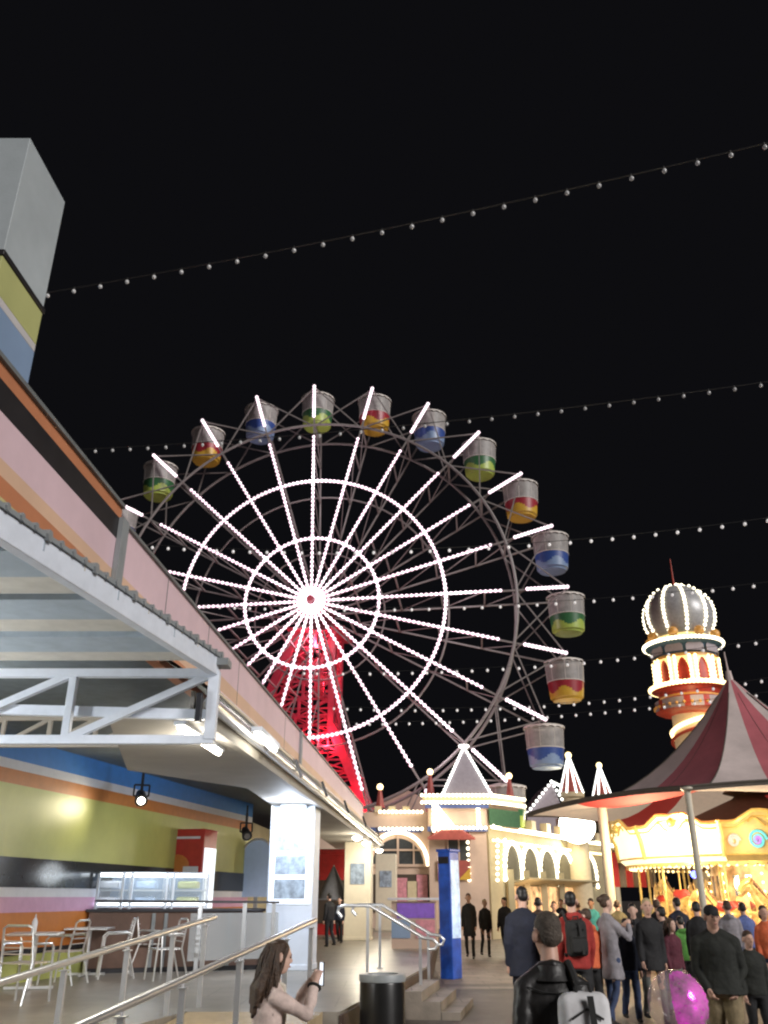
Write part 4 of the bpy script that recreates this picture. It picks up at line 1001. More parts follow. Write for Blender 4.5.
# arcade
zA0, zA1 = tz(688), tz(660)
b = MB(); b.lathe((0, 0, 0), [(30 * u, tz(659.5)), (31.5 * u, tz(661)), (31.5 * u, tz(663))], 36); b.build('gold_band', M['t_gold'], ht)
b = MB(); b.lathe((0, 0, 0), [(29 * u, zA1 - .1), (29 * u, zA0)], 36); b.build('arcade_wall', M['t_red'], ht)
b = MB()
for k in range(10):
    a0_ = 2 * PI * (k + .31) / 10
    b.lathe((0, 0, 0), [(30.5 * u, zA0), (30.5 * u, zA1 - .1)], 2, a0=a0_ - .09, a1=a0_ + .09)
    for j in range(12):
        aa = a0_ + .09 + (2 * PI / 10 - .18) * j / 12; ab = a0_ + .09 + (2 * PI / 10 - .18) * (j + 1) / 12; f = (j + .5) / 12
        zl = zA0 + (zA1 - zA0) * (.38 + .47 * math.sin(PI * f)); r = 30.5 * u
        b.add([(r * math.cos(aa), r * math.sin(aa), zl), (r * math.cos(ab), r * math.sin(ab), zl), (r * math.cos(ab), r * math.sin(ab), zA1 - .1), (r * math.cos(aa), r * math.sin(aa), zA1 - .1)], [(0, 1, 2, 3)])
b.build('arcade', M['t_lit'], ht)
for k in range(10):
    a0_ = 2 * PI * (k + .31) / 10
    for s_ in (-.09, .09):
        b = MB(); bulbs(b, [Vector((30.9 * u * math.cos(a0_ + s_), 30.9 * u * math.sin(a0_ + s_), zA0 + (zA1 - zA0) * (.1 + .8 * j / 6))) for j in range(7)], .13); b.build('bulb_row', M['bulb_warm'], ht)
b = MB(); b.lathe((0, 0, 0), [(29 * u, tz(686)), (36 * u, tz(688)), (36 * u, tz(691)), (31 * u, tz(692)), (28 * u, tz(700))], 40); b.build('balcony_floor', M['t_red'], ht)
b = MB(); bulbs(b, ring(36.5 * u, tz(689), 60), .17); b.build('balcony_bulbs', M['bulb_warm'], ht)
b = MB(); b.lathe((0, 0, 0), [(27 * u, tz(693)), (29.5 * u, tz(700))], 36); b.build('gold_skirt', M['t_gold'], ht)
b = MB(); b.lathe((0, 0, 0), [(29.5 * u, tz(700)), (34 * u, tz(702)), (34 * u, tz(712)), (30 * u, tz(714)), (20 * u, tz(716))], 36, rfun=lambda z, a: 0 if not (tz(712) < z < tz(703)) or int(a * 20 / PI) % 3 == 0 else 1); b.build('slide_trough', [M['t_red'], M['castle_roof']], ht)
b = MB(); bulbs(b, ring(34.4 * u, tz(708), 30), .12); b.build('trough_bulbs', M['t_gold'], ht)
b = MB(); b.lathe((0, 0, 0), [(20 * u, tz(716)), (21 * u, 0)], 30); b.build('shaft', M['t_cream'], ht)
b = MB(); hl = []
for k in range(200):
    a = -k * .105 - .6; z = tz(716) - k * .028 * 1.55; hl.append(Vector((21.6 * u * math.cos(a), 21.6 * u * math.sin(a), z)))
b.path(hl[:int(len(hl))], .16, 6); b.build('spiral_light', M['bulb_warm'], ht)
b = MB(); b.path([p * 1.0 + Vector((0, 0, -.55)) for p in [Vector((h.x * 1.03, h.y * 1.03, h.z)) for h in hl]], .12, 6); b.build('spiral_trim', M['t_red'], ht)
lamp('POINT', (tc_.x - 1, YT - 4.5, tz(712)), 260, (1, .72, .35), .5)

# ================================================================== TENT OVER THE CAROUSEL
TCn = Vector((11.3, 25.8, 0)); RT = 7.6; ZE = 4.02; PK = at(729, 676, 25.8); PK = Vector((PK.x, 25.8, PK.z))
tn = thing('carousel_tent', 'big dark red and pale striped tent roof with swooping peak over the carousel', 'tent', (TCn.x, TCn.y, 0), world=True)
C0 = Vector((4.25, 26.7, ZE)); C1t = Vector((6.80, 19.9, ZE))
sd_ = C1t - C0; ang = math.radians(60)
def rot(v, a): return Vector((v.x * math.cos(a) - v.y * math.sin(a), v.x * math.sin(a) + v.y * math.cos(a), v.z))
cor = [C0, C1t]; d = sd_
for k in range(4): d = rot(d, ang); cor.append(cor[-1] + d)
def gore(A, Bv, nm, stripes):
    n, k = 20, 14; vs = []; fs = []
    for i in range(k + 1):
        f = i / k
        for j in range(n + 1):
            g = j / n; base = A.lerp(Bv, g)
            p = base.lerp(Vector((PK.x, PK.y, ZE)), f)
            h = f ** 2.35
            sag = -.35 * math.sin(PI * g) * math.sin(PI * min(1, f * 1.1 + .08)) * (1 - f) 
            lift = .22 * 4 * g * (1 - g) * (1 - f) ** 2
            p.z = ZE + (PK.z - ZE) * h + sag + lift
            vs.append(p)
    for i in range(k):
        for j in range(n): fs.append((i * (n + 1) + j, i * (n + 1) + j + 1, (i + 1) * (n + 1) + j + 1, (i + 1) * (n + 1) + j))
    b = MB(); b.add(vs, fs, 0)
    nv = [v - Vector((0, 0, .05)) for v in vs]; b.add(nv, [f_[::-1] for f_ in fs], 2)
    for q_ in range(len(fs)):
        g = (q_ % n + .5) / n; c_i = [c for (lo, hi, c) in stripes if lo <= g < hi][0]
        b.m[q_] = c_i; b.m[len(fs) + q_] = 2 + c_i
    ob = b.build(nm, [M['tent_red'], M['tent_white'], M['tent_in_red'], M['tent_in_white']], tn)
    b = MB(); e = [vs[j] for j in range(n + 1)]
    for j in range(n): b.add([e[j] + Vector((0, 0, .02)), e[j + 1] + Vector((0, 0, .02)), e[j + 1] - Vector((0, 0, .10)), e[j] - Vector((0, 0, .10))], [(0, 1, 2, 3)])
    b.path(e, .03, 6); b.build('hem', M['tent_edge'], ob)
    b = MB(); b.path([vs[i * (n + 1)] + Vector((0, 0, .008)) for i in range(k)], .018, 6); b.path([(vs[i * (n + 1) + n // 2]) + Vector((0, 0, .002)) for i in range(k)], .007, 5); b.build('seam', M['tent_edge'], ob)
for k in range(6):
    A, Bv = cor[k], cor[(k + 1) % 6]
    gore(A, Bv, 'striped_panel', {0: [(0, .36, 1), (.36, 1, 0)], 1: [(0, .32, 1), (.32, .75, 0), (.75, 1, 1)]}.get(k, [(0, .5, 0), (.5, 1, 1)]))
b = MB(); b.tube(PK + Vector((0, 0, -.3)), PK + Vector((0, 0, .15)), .14, .08); b.tube(PK, PK + Vector((-.03, 0, .75)), .035, .02); b.build('mast_tip', M['tent_white'], tn)
def tent_pole(x, y, z, m, r, lb):
    t = thing('tent_pole', lb, 'pole', (x, y, 0), group=None); b = MB(); b.tube((0, 0, .02), (0, 0, z), r, n=12); b.build('shaft', m, t); b = MB(); b.lathe((0, 0, 0), [(r * 2.4, 0), (r * 2.4, .05), (r, .09)], 14); b.build('foot', m, t)
    b = MB(); b.lathe((0, 0, z), [(r, 0), (r * 2, .05), (r * 2, .09), (0, .1)], 12); b.build('cap', m, t)
tent_pole(C1t.x + .02, C1t.y + .1, ZE - .1, M['pole_cream'], .075, 'pale tent pole at the front corner before the carousel')
q = at(606, 850, 24.5); tent_pole(q.x, q.y, 4.2, M['pole_cream'], .13, 'thick cream pole beside the glaring floodlight')
# striped canvas screen
qa, qb = at(612, 870, 27.5), at(652, 872, 28.5)
t = thing('canvas_screen', 'hanging canvas screen in red and grey stripes left of the carousel', 'screen', (qa.x, qa.y, 0), world=True)
b = MB(); n = 6; zt_, zb_ = at(612, 852, 27.5).z, at(612, 887, 27.5).z
for k in range(n):
    for j in range(4):
        f0, f1 = (k + j / 4) / n, (k + (j + 1) / 4) / n; wv = lambda f: .10 * math.sin(f * n * PI * 2)
        p, r_ = qa.lerp(qb, f0), qa.lerp(qb, f1)
        b.add([(p.x, p.y + wv(f0), zb_), (r_.x, r_.y + wv(f1), zb_), (r_.x, r_.y + wv(f1), zt_), (p.x, p.y + wv(f0), zt_)], [(0, 1, 2, 3)], mi=k % 2)
b.build('canvas', [M['tent_in_red'], M['soffit']], t)
b = MB(); b.tube((qa.x, qa.y, zt_ + .03), (qb.x, qb.y, zt_ + .03), .04); b.tube((qa.x - .05, qa.y, 0), (qa.x - .05, qa.y, zt_ + .06), .045); b.tube((qb.x + .05, qb.y, 0), (qb.x + .05, qb.y, zt_ + .06), .045); b.build('frame', M['pole_grey'], t)

# ================================================================== CAROUSEL
CC = Vector((10.6, 25.9, 0)); RC = 3.55
ca = thing('carousel', 'golden carousel with ornate lamplit rounding boards, bulbs and galloping horses', 'carousel', CC)
b = MB(); b.lathe((0, 0, 0), [(RC - .1, .06), (RC, .1), (RC, .48), (RC - .25, .5), (0, .5)], 60); b.build('platform', M['c_skirt'], ca)
NB = 10
def bp(a, r, z): return Vector((r * math.cos(a), r * math.sin(a), z))
for k in range(NB):
    a = 2 * PI * k / NB + R(200); a1 = a + 2 * PI / NB
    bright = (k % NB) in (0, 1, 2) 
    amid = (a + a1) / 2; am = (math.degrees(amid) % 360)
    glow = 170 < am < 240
    b = MB(); n = 12; bot, top = 2.58, 3.42
    vs = []; fs = []
    for j in range(n + 1):
        f = j / n; aa = a + (a1 - a) * f
        ped = .30 * max(0, math.cos((f - .5) * PI)) ** 1.6 + .05 * math.cos(f * 6 * PI)
        vs += [bp(aa, RC + .12, bot), bp(aa, RC + .26, bot + .12), bp(aa, RC + .30, bot + .55), bp(aa, RC + .40, top + ped - .12), bp(aa, RC + .48, top + ped)]
    for j in range(n):
        for i in range(4): fs.append((j * 5 + i, (j + 1) * 5 + i, (j + 1) * 5 + i + 1, j * 5 + i + 1))
    b.add(vs, fs); bd = b.build('rounding_board', M['board_overlit'] if glow else M['board_gold'], ca)
    # carved trim: pediment crest, frame mouldings and boss
    b = MB(); b.path([vs[j * 5 + 4] + Vector((0, 0, .01)) for j in range(n + 1)], .05, 6); b.path([vs[j * 5 + 3] for j in range(n + 1)], .025, 6); b.path([bp(a + (a1 - a) * j / n, RC + .27, bot + .14) for j in range(n + 1)], .03, 6)
    b.path([bp(a, RC + .28, bot + .1), bp(a, RC + .36, bot + .6), bp(a, RC + .50, top + .1)], .06, 6); b.ball(bp(amid, RC + .46, top + .10), .12, 10, 6)
    for s_ in (-.5, .5):
        b.path([bp(amid + s_ * .28 * (1 - t_ / 9) , RC + .44 + .02, top + .02 + .1 * math.sin(t_ * .7)) for t_ in range(8)], .025, 5)
    b.build('carved_trim', M['gold_trim'], bd)
    # painted swirls
    for (dx, dz, r0, mm) in () if glow else ((-.10, .46, .21, 'teal'), (-.10, .46, .10, 'purple'), (.05, .48, .16, 'sw_red'), (.14, .44, .13, 'sw_red'), (.22, .45, .10, 'sw_pink'), (-.24, .45, .14, 'sw_pink')):
        b = MB(); aa = amid + dx; c0_ = bp(aa, RC + .345 + .02, bot + dz); ta = Vector((-math.sin(aa), math.cos(aa), 0))
        pts = []
        for t_ in range(22): th = t_ * .5; rr = r0 * (1 - t_ / 30); pts.append(c0_ + ta * (rr * math.cos(th)) + Vector((0, 0, rr * math.sin(th) * 1.1)) + Vector((math.cos(aa), math.sin(aa), 0)) * (.10 * rr * math.sin(th)))
        b.path(pts, .035, 5); b.build('painted_swirl', M[mm], bd)
    # scalloped valance under the board
    b = MB()
    for j in range(10):
        aa = a + (a1 - a) * (j + .0) / 10; ab = a + (a1 - a) * (j + 1) / 10; r_ = RC + .115
        pts = [bp(aa, r_, bot), bp(ab, r_, bot), bp(ab, r_, bot - .05)] + [bp(ab + (aa - ab) * i / 5, r_, bot - .05 - .06 * math.sin(PI * i / 5)) for i in range(1, 5)] + [bp(aa, r_, bot - .05)]
        b.poly(pts)
    b.build('valance', M['gold_trim'], bd)
b = MB(); b.lathe((0, 0, 0), [(RC + .3, 3.30), (RC - .6, 3.40), (1.7, 3.85), (.5, 4.35), (.38, 4.45)], 36); b.build('roof', M['c_roof'], ca)
b = MB(); b.lathe((0, 0, 0), [(.38, 4.42), (.72, 4.52), (.66, 4.58), (0, 4.62)], 16); b.build('roof_cap', M['c_roof'], ca)
b = MB(); b.lathe((0, 0, 0), [(RC + .1, 2.50), (RC - .5, 2.62), (1.4, 2.75)], 48); b.build('ceiling', M['c_ceiling'], ca)
b = MB(); b.lathe((0, 0, 0), [(1.35, .5), (1.35, 2.75)], 16); b.build('centre_drum', M['c_inner'], ca)
for k in range(8):
    a = 2 * PI * k / 8; b = MB(); b.T = Matrix.Rotation(a, 4, 'Z'); b.box((1.30, 0, 1.75), (.06, .5, 1.1)); b.T = None; b.build('mirror_panel', M['mirror'], ca)
b = MB(); bulbs(b, ring(RC + .0, 2.50, 110), .045, 6, 4); bulbs(b, ring(RC - .9, 2.60, 70), .05); b.build('ceiling_bulbs', M['bulb_warm'], ca)
b = MB()
for k in range(8):
    for j in range(9): b.ball(bp(2 * PI * (k + .5) / 8, 1.42, .8 + j * .22), .04, 6, 4)
b.build('drum_bulbs', M['bulb_warm'], ca)
for k in range(12):
    a = 2 * PI * (k + .5) / 12 + .1; b = MB(); b.tube(bp(a, RC - .2, .5), bp(a, RC - .2, 2.55), .035, n=8); [b.ball(bp(a, RC - .2, .7 + j * .2), .045, 8, 5) for j in range(9)]; b.build('barley_pole', M['gold_trim'], ca)
b = MB(); b.ball(bp(R(215), RC - .5, 2.3), .09, 10, 6); b.build('blue_lamp', M['blue_lamp'], ca)

def limb_blob(b, pts, rs, n=10): 
    b.path([Vector(p) for p in pts], rs, n)
    b.ball(pts[0], rs[0], n, 6); b.ball(pts[-1], rs[-1], n, 6)
def horse_mesh():
    b = MB()
    b.path([(-.62, 0, .98), (-.5, 0, 1.02), (-.25, 0, 1.0), (.1, 0, .98), (.38, 0, 1.03), (.52, 0, 1.08)], [.10, .21, .235, .22, .24, .14], 12)
    b.path([(.40, 0, 1.10), (.55, 0, 1.33), (.66, 0, 1.52), (.70, 0, 1.60)], [.20, .145, .11, .09], 10)
    b.path([(.64, 0, 1.62), (.76, 0, 1.55), (.92, 0, 1.40), (.97, 0, 1.35)], [.09, .10, .065, .05], 10)
    for s_ in (-1, 1):
        b.path([(.62, s_ * .05, 1.66), (.62, s_ * .06, 1.77)], [.03, .008], 6)
        limb_blob(b, [(.42, s_ * .11, .92), (.62, s_ * .11, .72 + .05 * s_), (.55, s_ * .11, .48 + .05 * s_), (.45, s_ * .11, .40 + .05 * s_)], [.10, .06, .042, .05], 8)
        limb_blob(b, [(-.48, s_ * .12, .92), (-.50, s_ * .12, .66), (-.72, s_ * .12, .46), (-.80, s_ * .12, .22), (-.78, s_ * .12, .16)], [.13, .08, .05, .042, .05], 8)
    b.path([(-.62, 0, 1.1), (-.78, 0, 1.08), (-.90, 0, .9), (-.92, 0, .65)], [.05, .06, .055, .015], 8)
    return b
hb = horse_mesh(); horse = hb.build('horse', M['horse_gold'], ca)
rm = horse.modifiers.new('remesh', 'REMESH'); rm.mode = 'VOXEL'; rm.voxel_size = .025; rm.use_smooth_shade = True
b = MB(); b.path([(-.18, 0, 1.16), (-.12, 0, 1.235), (.02, 0, 1.215), (.14, 0, 1.24), (.19, 0, 1.19)], [.16, .17, .17, .16, .10], 10); sad = b.build('saddle', M['saddle_red'], horse)
b = MB(); b.tube((0, 0, .0), (0, 0, 2.1), .022, n=8); hp = b.build('pole', M['gold_trim'], horse)
b = MB()
for j in range(7): b.ball((.36 + .045 * j, 0, 1.30 + .06 * j), (.05, .025, .07), 8, 5)
mane = b.build('mane', M['c_ceiling'], horse)
first = True
for ringi, (rr, n, off) in enumerate(((RC - .75, 13, .1), (RC - 1.75, 9, .3))):
    for k in range(n):
        a = 2 * PI * k / n + off; z = .42 + .16 * math.sin(k * 2.1 + ringi)
        if first: o = horse; first = False
        else:
            o = horse.copy(); COL.objects.link(o); o.parent = ca
            for c in (sad, hp, mane): c2 = c.copy(); COL.objects.link(c2); c2.parent = o
        o.location = bp(a, rr, z); o.rotation_euler = (0, 0, a - PI / 2)
b = MB()
for k in range(40): a = 2 * PI * k / 40; b.tube(bp(a, RC + .75, 0), bp(a, RC + .75, 1.0), .02, n=6)
b.path(ring(RC + .75, 1.0, 48), .03, 6, closed=True)
fn = b.build('carousel_fence', M['gold_trim']); fn.location = CC; tag(fn, 'low golden railing around the carousel', 'railing')
b = MB()
for k in range(13):
    a = R(236) + k * R(9); a2 = a + R(8.6); b.prism([bp(a, RC + 1.05, .08), bp(a2, RC + 1.05, .08), bp(a2, RC + 1.05, 1.02), bp(a, RC + 1.05, 1.02)], (.02, .05, 0))
fn = b.build('orange_hoarding', M['c_skirt']); fn.location = CC; tag(fn, 'orange panelled hoarding in front of the carousel', 'hoarding')
for a, e, z in ((215, 300, 2.1), (245, 260, 2.1), (275, 260, 2.1), (305, 160, 2.1)):
    lamp('POINT', CC + bp(R(a), RC - 1.0, z), e * .26, (1, .80, .52), .3)
    lamp('POINT', CC + bp(R(a), RC + 1.3, 2.95), e * (1.3 if a < 220 else .32), (1, .80, .48), .35)
# ================================================================== PEOPLE
tex = bpy.data.textures.new('cloth_folds', 'CLOUDS'); tex.noise_scale = .16; tex.noise_depth = 2
def fuse(ob, vox, smooth=4, folds=0):
    r = ob.modifiers.new('remesh', 'REMESH'); r.mode = 'VOXEL'; r.voxel_size = vox; r.use_smooth_shade = True
    s = ob.modifiers.new('smooth', 'SMOOTH'); s.iterations = smooth; s.factor = .5
    if folds:
        d = ob.modifiers.new('folds', 'DISPLACE'); d.texture = tex; d.strength = folds; d.mid_level = .5; d.texture_coords = 'LOCAL'
def chain(b, pts, rs, n=12):
    # tapered round limb with rounded ends
    pts = [Vector(p) for p in pts]
    b.path(pts, rs, n); b.ball(pts[0], rs[0] * .99, n, 8); b.ball(pts[-1], rs[-1] * .99, n, 8)
    for p, r in zip(pts[1:-1], rs[1:-1]): b.ball(p, r * .99, n, 8)
def slab(b, rows, n=20):
    # stacked horizontal ellipses: (centre, rx, ry)
    vs = []; fs = []; k = len(rows)
    for c, rx, ry in rows:
        for j in range(n):
            t = 2 * PI * j / n; cx_, sx_ = math.cos(t), math.sin(t)
            e = .85; vs.append(Vector(c) + Vector((rx * math.copysign(abs(cx_) ** e, cx_), ry * math.copysign(abs(sx_) ** e, sx_), 0)))
    for i in range(k - 1):
        for j in range(n): fs.append((i * n + j, i * n + (j + 1) % n, (i + 1) * n + (j + 1) % n, (i + 1) * n + j))
    fs.append(tuple(range(n))[::-1]); fs.append(tuple((k - 1) * n + j for j in range(n)))
    b.add(vs, fs)
def ik(p, q, a, c, hint):
    p = Vector(p); q = Vector(q); d = q - p; L = d.length
    if L > (a + c) * .985: q = p + d.normalized() * (a + c) * .985; d = q - p; L = d.length
    x = (a * a - c * c + L * L) / (2 * L); h = math.sqrt(max(0, a * a - x * x)); dn = d / L
    hv = Vector(hint); hv = (hv - dn * hv.dot(dn)).normalized()
    return p + dn * x + hv * h, q
def hand(b, wrist, d, palm_n, r=1.0, curl=.5, side=1):
    # palm, four unequal bent fingers and a thumb leaving the side of the palm
    d = Vector(d).normalized(); n = Vector(palm_n); n = (n - d * n.dot(d)).normalized(); s = d.cross(n).normalized() * side
    w_ = Vector(wrist)
    b.path([w_ - d * .02, w_ + d * .03 * r, w_ + d * .085 * r], [.026 * r, .033 * r, .034 * r], 8)
    for k in (-1.5, -.5, .5, 1.5):
        L = (.058, .070, .076, .066)[int(k + 1.5)] * r
        p0 = w_ + d * .07 * r + s * k * .019 * r; c1 = curl; dd = (d * math.cos(c1) + n * math.sin(c1)); p1 = p0 + dd * L * .5
        c2 = curl * 2.1; dd = (d * math.cos(c2) + n * math.sin(c2)); p2 = p1 + dd * L * .5
        b.path([p0 - d * .02, p0, p1, p2], [.010 * r, .0105 * r, .0095 * r, .008 * r], 6); b.ball(p1, .0094 * r, 6, 4); b.ball(p2, .008 * r, 6, 4)
    t0 = w_ + d * .025 * r + s * .026 * r; t1 = t0 + (d * .6 + s * .7 + n * .35).normalized() * .038 * r; t2 = t1 + (d * .9 + n * .4).normalized() * .03 * r
    b.path([t0, t1, t2], [.014 * r, .0115 * r, .009 * r], 6); b.ball(t2, .009 * r, 6, 4)

def person(label, x, y, rz, ht, top, legs_m, hair_m, skin=0, walk=.18, lean=.03, female=False, hair='short', arms='down', hands=None, look=0.0, nod=0.0, coat=0, shoe='shoe', vox=.016, bulk=1.0, folds=.02, bend=0, group='people in the crowd', name='person', z=0, hood=False, cap=None, bag=None, hem=.86, sleeves=True, inner=None, strides=None, eyes=False):
    f = (.92 if female else 1.0) * bulk
    legL, legR = (walk, -walk) if strides is None else strides
    hipz = .93; P = Vector((0, 0, hipz)); sh = P + Vector((0, .50 * math.sin(lean), .50 * math.cos(lean)))
    J = {}
    for s_, a, nm in ((-1, legL, 'L'), (1, legR, 'R')):
        kb = .12 + (.35 if a < 0 else 0)
        h = Vector((s_ * .093 * (1.05 if female else 1), 0, hipz - .03)); kn = h + Vector((s_ * .005, .425 * math.sin(a), -.425 * math.cos(a))); an = kn + Vector((0, .415 * math.sin(a - kb), -.415 * math.cos(a - kb)))
        J[nm] = (h, kn, an)
    low = min(J['L'][2].z, J['R'][2].z); dz = .085 - low
    for nm in J: J[nm] = tuple(p + Vector((0, 0, dz)) for p in J[nm])
    P.z += dz; sh.z += dz
    k = ht / (sh.z + .235 * math.cos(lean) + .135)
    up = Vector((0, math.sin(lean), math.cos(lean)))
    neck = sh + up * .055; hd = sh + up * .235 + Vector((0, .025 + .05 * nod, -.015 * nod))
    # arms
    A = {}
    for s_, nm, sw in ((-1, 'L', -walk), (1, 'R', walk)):
        s0 = sh + Vector((s_ * .163 * f, -.0, -.055))
        if hands and nm in hands: 
            el, wr = ik(s0, Vector(hands[nm]) + Vector((0, 0, dz)), .285, .255, (s_ * .6, -.25, -1))
        else:
            el = s0 + Vector((s_ * .045, .28 * math.sin(sw * .9 - .05), -.275 * math.cos(sw))); wr = el + Vector((s_ * .0, .25 * math.sin(sw * .9 + .32), -.25 * math.cos(sw * .9 + .32)))
            if arms == 'pockets': wr = el + Vector((-s_ * .09, .12, -.19))
        A[nm] = (s0, el, wr)
    lk = Matrix.Rotation(look, 4, 'Z') @ Matrix.Rotation(-nod * .5, 4, 'X')
    def hp_(v): return hd + (lk @ Vector(v))
    # ---- body: one continuous figure
    b = MB(); b.T = None
    hc = .0
    def hball(c, r, n=14, m=10):
        bb = MB(); bb.ball((0, 0, 0), r, n, m); b.add([hp_(Vector(c) + Vector(v)) for v in bb.v], bb.f)
    hball((0, -.012, .035), (.076, .094, .092)); hball((0, .012, -.02), (.066, .080, .095)); hball((0, .035, -.078), (.042, .048, .042))
    hball((0, .094, -.012), (.013, .020, .020)); hball((0, .086, .012), (.010, .014, .03)); hball((0, .083, -.058), (.024, .012, .011)); hball((0, .078, .035), (.052, .014, .012))
    for s_ in (-1, 1): hball((s_ * .086, -.010, -.006), (.019, .027, .038), 8, 6)
    chain(b, [neck - up * .03, hp_((0, -.015, -.06))], [.060 * f, .053 * f], 12)
    slab(b, [(P + Vector((0, 0, -.04)), .13 * f, .085), (P.lerp(sh, .35), .115 * f, .08), (P.lerp(sh, .72), .135 * f, .09), (P.lerp(sh, .93), .15 * f, .08), (sh + up * .02, .09, .06)])
    for nm, s_ in (('L', -1), ('R', 1)):
        s0, el, wr = A[nm]; chain(b, [s0, s0.lerp(el, .5), el, el.lerp(wr, .35), wr], [.048, .043, .036, .037, .026], 10)
        dd = (wr - el).normalized(); pn = Vector((-s_, .2, 0)) if not hands else Vector((-s_ * .8, .5, .1))
        hand(b, wr + dd * .015, dd, pn, .95 if female else 1.05, .45, 1 if s_ > 0 else -1)
        h, kn, an = J[nm]; chain(b, [h, h.lerp(kn, .5), kn, kn.lerp(an, .35), an], [.075, .066, .048, .048, .034], 10)
        chain(b, [an + Vector((0, 0, -.03)), an + Vector((0, .11, -.055))], [.035, .026], 8)
    loc = (x, y, z)
    skn = M['skin_%d' % skin]
    bod = b.build(name, skn); bod.location = loc; bod.rotation_euler = (0, 0, rz); bod.scale = (k, k, k)
    tag(bod, label, 'person', group); fuse(bod, min(vox, .011), 2)
    def child(bb, nm, m, vx=None, sm=5, fo=0):
        o = bb.build(nm, m, bod)
        if vx: fuse(o, vx, sm, fo)
        return o
    # ---- trousers
    b = MB(); slab(b, [(P + Vector((0, .0, -.10)), .150 * f, .115 * f), (P + Vector((0, 0, -.02)), .160 * f, .122 * f), (P + Vector((0, 0, .08)), .145 * f, .112 * f)])
    for nm in 'LR':
        h, kn, an = J[nm]; w2 = .8 if female else 1.0
        chain(b, [h + Vector((0, 0, -.02)), h.lerp(kn, .5), kn, kn.lerp(an, .4), an + Vector((0, 0, .0))], [.094 * f, .088 * f * w2, .070 * w2, .068 * w2, .062 * w2], 12)
    child(b, 'trousers', legs_m, vox, 4, folds)
    # ---- top
    b = MB(); hz = P + Vector((0, 0, hem - .93)); hx = .182 * f if coat else .168 * f
    rows = []
    if coat: rows += [(hz, .215 * f, .175 * f), (hz.lerp(P, .5), .205 * f, .160 * f), (P + Vector((0, 0, -.02)), .186 * f, .142 * f)]
    else: rows += [(hz, .166 * f, .128 * f), (hz + Vector((0, 0, .06)), .172 * f, .132 * f)]
    rows += [(P.lerp(sh, .30), .162 * f, .125 * f), (P.lerp(sh, .55), .170 * f, .130 * f), (P.lerp(sh, .78), .182 * f, .130 * f), (P.lerp(sh, .91), .165 * f, .110 * f), (sh + up * .01, .118 * f, .085), (neck + up * .025, .072, .068)]
    slab(b, rows)
    for nm in 'LR':
        s0, el, wr = A[nm]; chain(b, [neck + Vector((s0.x * .25, -.005, -.015)), s0 + Vector((0, 0, .012))], [.062 * f, .066 * f], 12); e2 = wr if sleeves else s0.lerp(el, .75)
        if sleeves: chain(b, [s0, s0.lerp(el, .5), el, el.lerp(wr, .4), el.lerp(wr, .93)], [.076 * f, .068 * f, .058 * f, .053, .045], 12)
        else: chain(b, [s0, s0.lerp(el, .7)], [.074 * f, .062 * f], 12)
    if hood: chain(b, [neck + Vector((-.07, -.06, .0)), neck + Vector((0, -.10, .0)), neck + Vector((.07, -.06, .0))], [.05, .06, .05], 10)
    else: chain(b, [neck + Vector((-.05, -.03, .015)), neck + Vector((0, -.05, .025)), neck + Vector((.05, -.03, .015))], [.03, .034, .03], 8)
    child(b, 'jacket' if sleeves else 'shirt', top, vox, 4, folds)
    if inner:
        b = MB(); n_ = 8
        vs = []; fs = []
        for i in range(n_ + 1):
            c = P.lerp(sh, .10 + .84 * i / n_); rx_, ry = ((.18 * f, .140 * f) if i < 7 else (.165 * f, .118 * f))
            for q in (-.085, -.045, 0, .045, .085): q *= .55 + .45 * math.sin(i * .5 + .6); vs.append(c + Vector((q, ry * math.sqrt(1 - (q / rx_) ** 2) + .004, 0)))
        for i in range(n_):
            for j in range(4): fs.append((i * 5 + j, i * 5 + j + 1, (i + 1) * 5 + j + 1, (i + 1) * 5 + j))
        b.add(vs, fs); child(b, 'shirt_front', inner)
    # ---- shoes
    for nm in 'LR':
        an = J[nm][2]; b = MB(); b.T = None
        chain(b, [an + Vector((0, -.03, -.045)), an + Vector((0, .06, -.05)), an + Vector((0, .14, -.058))], [.042, .040, .028], 10); child(b, 'shoe', M[shoe], .014, 2)
    # ---- hair
    b = MB()
    def hb_(c, r, n=16, m=12):
        bb = MB(); bb.ball((0, 0, 0), r, n, m); b.add([hp_(Vector(c) + Vector(v)) for v in bb.v], bb.f)
    if cap:
        hb_((0, -.016, .055), (.086, .103, .082)); b.prism([hp_((-.06, .07, .05)), hp_((.06, .07, .05)), hp_((.045, .165, .035)), hp_((-.045, .165, .035))], (0, 0, .012)); child(b, 'cap', cap, .010, 2); b = MB()
        hb_((0, -.045, .0), (.078, .066, .075)); child(b, 'hair', hair_m, .012, 3)
    else:
        hb_((0, -.022, .054), (.080, .096, .084)); hb_((0, -.05, .010), (.074, .064, .075))
        if hair == 'long':
            for s_ in (-.062, -.03, 0, .03, .062):
                pts = [hp_((s_, -.07, .06)), hp_((s_ * 1.35, -.088, -.05)), sh + Vector((s_ * 1.5, -.125, -.0)), sh + Vector((s_ * 1.4, -.150, -.16 - .05 * math.cos(s_ * 40)))]
                b.path(pts, [.05, .05, .042, .016], 8); b.ball(pts[0], .05); b.ball(pts[2], .042)
            for s_ in (-1, 1): b.path([hp_((s_ * .062, .03, .085)), hp_((s_ * .082, .015, -.0)), hp_((s_ * .080, .0, -.12)), sh + Vector((s_ * .095, .02, -.02))], [.026, .022, .024, .012], 7)
        if hair == 'bun': hb_((0, -.12, .06), (.045, .045, .045))
        if hair == 'bob': hb_((0, -.05, -.05), (.088, .07, .09))
        child(b, 'hair', hair_m, .011, 2, .012 if hair == 'long' else .006)
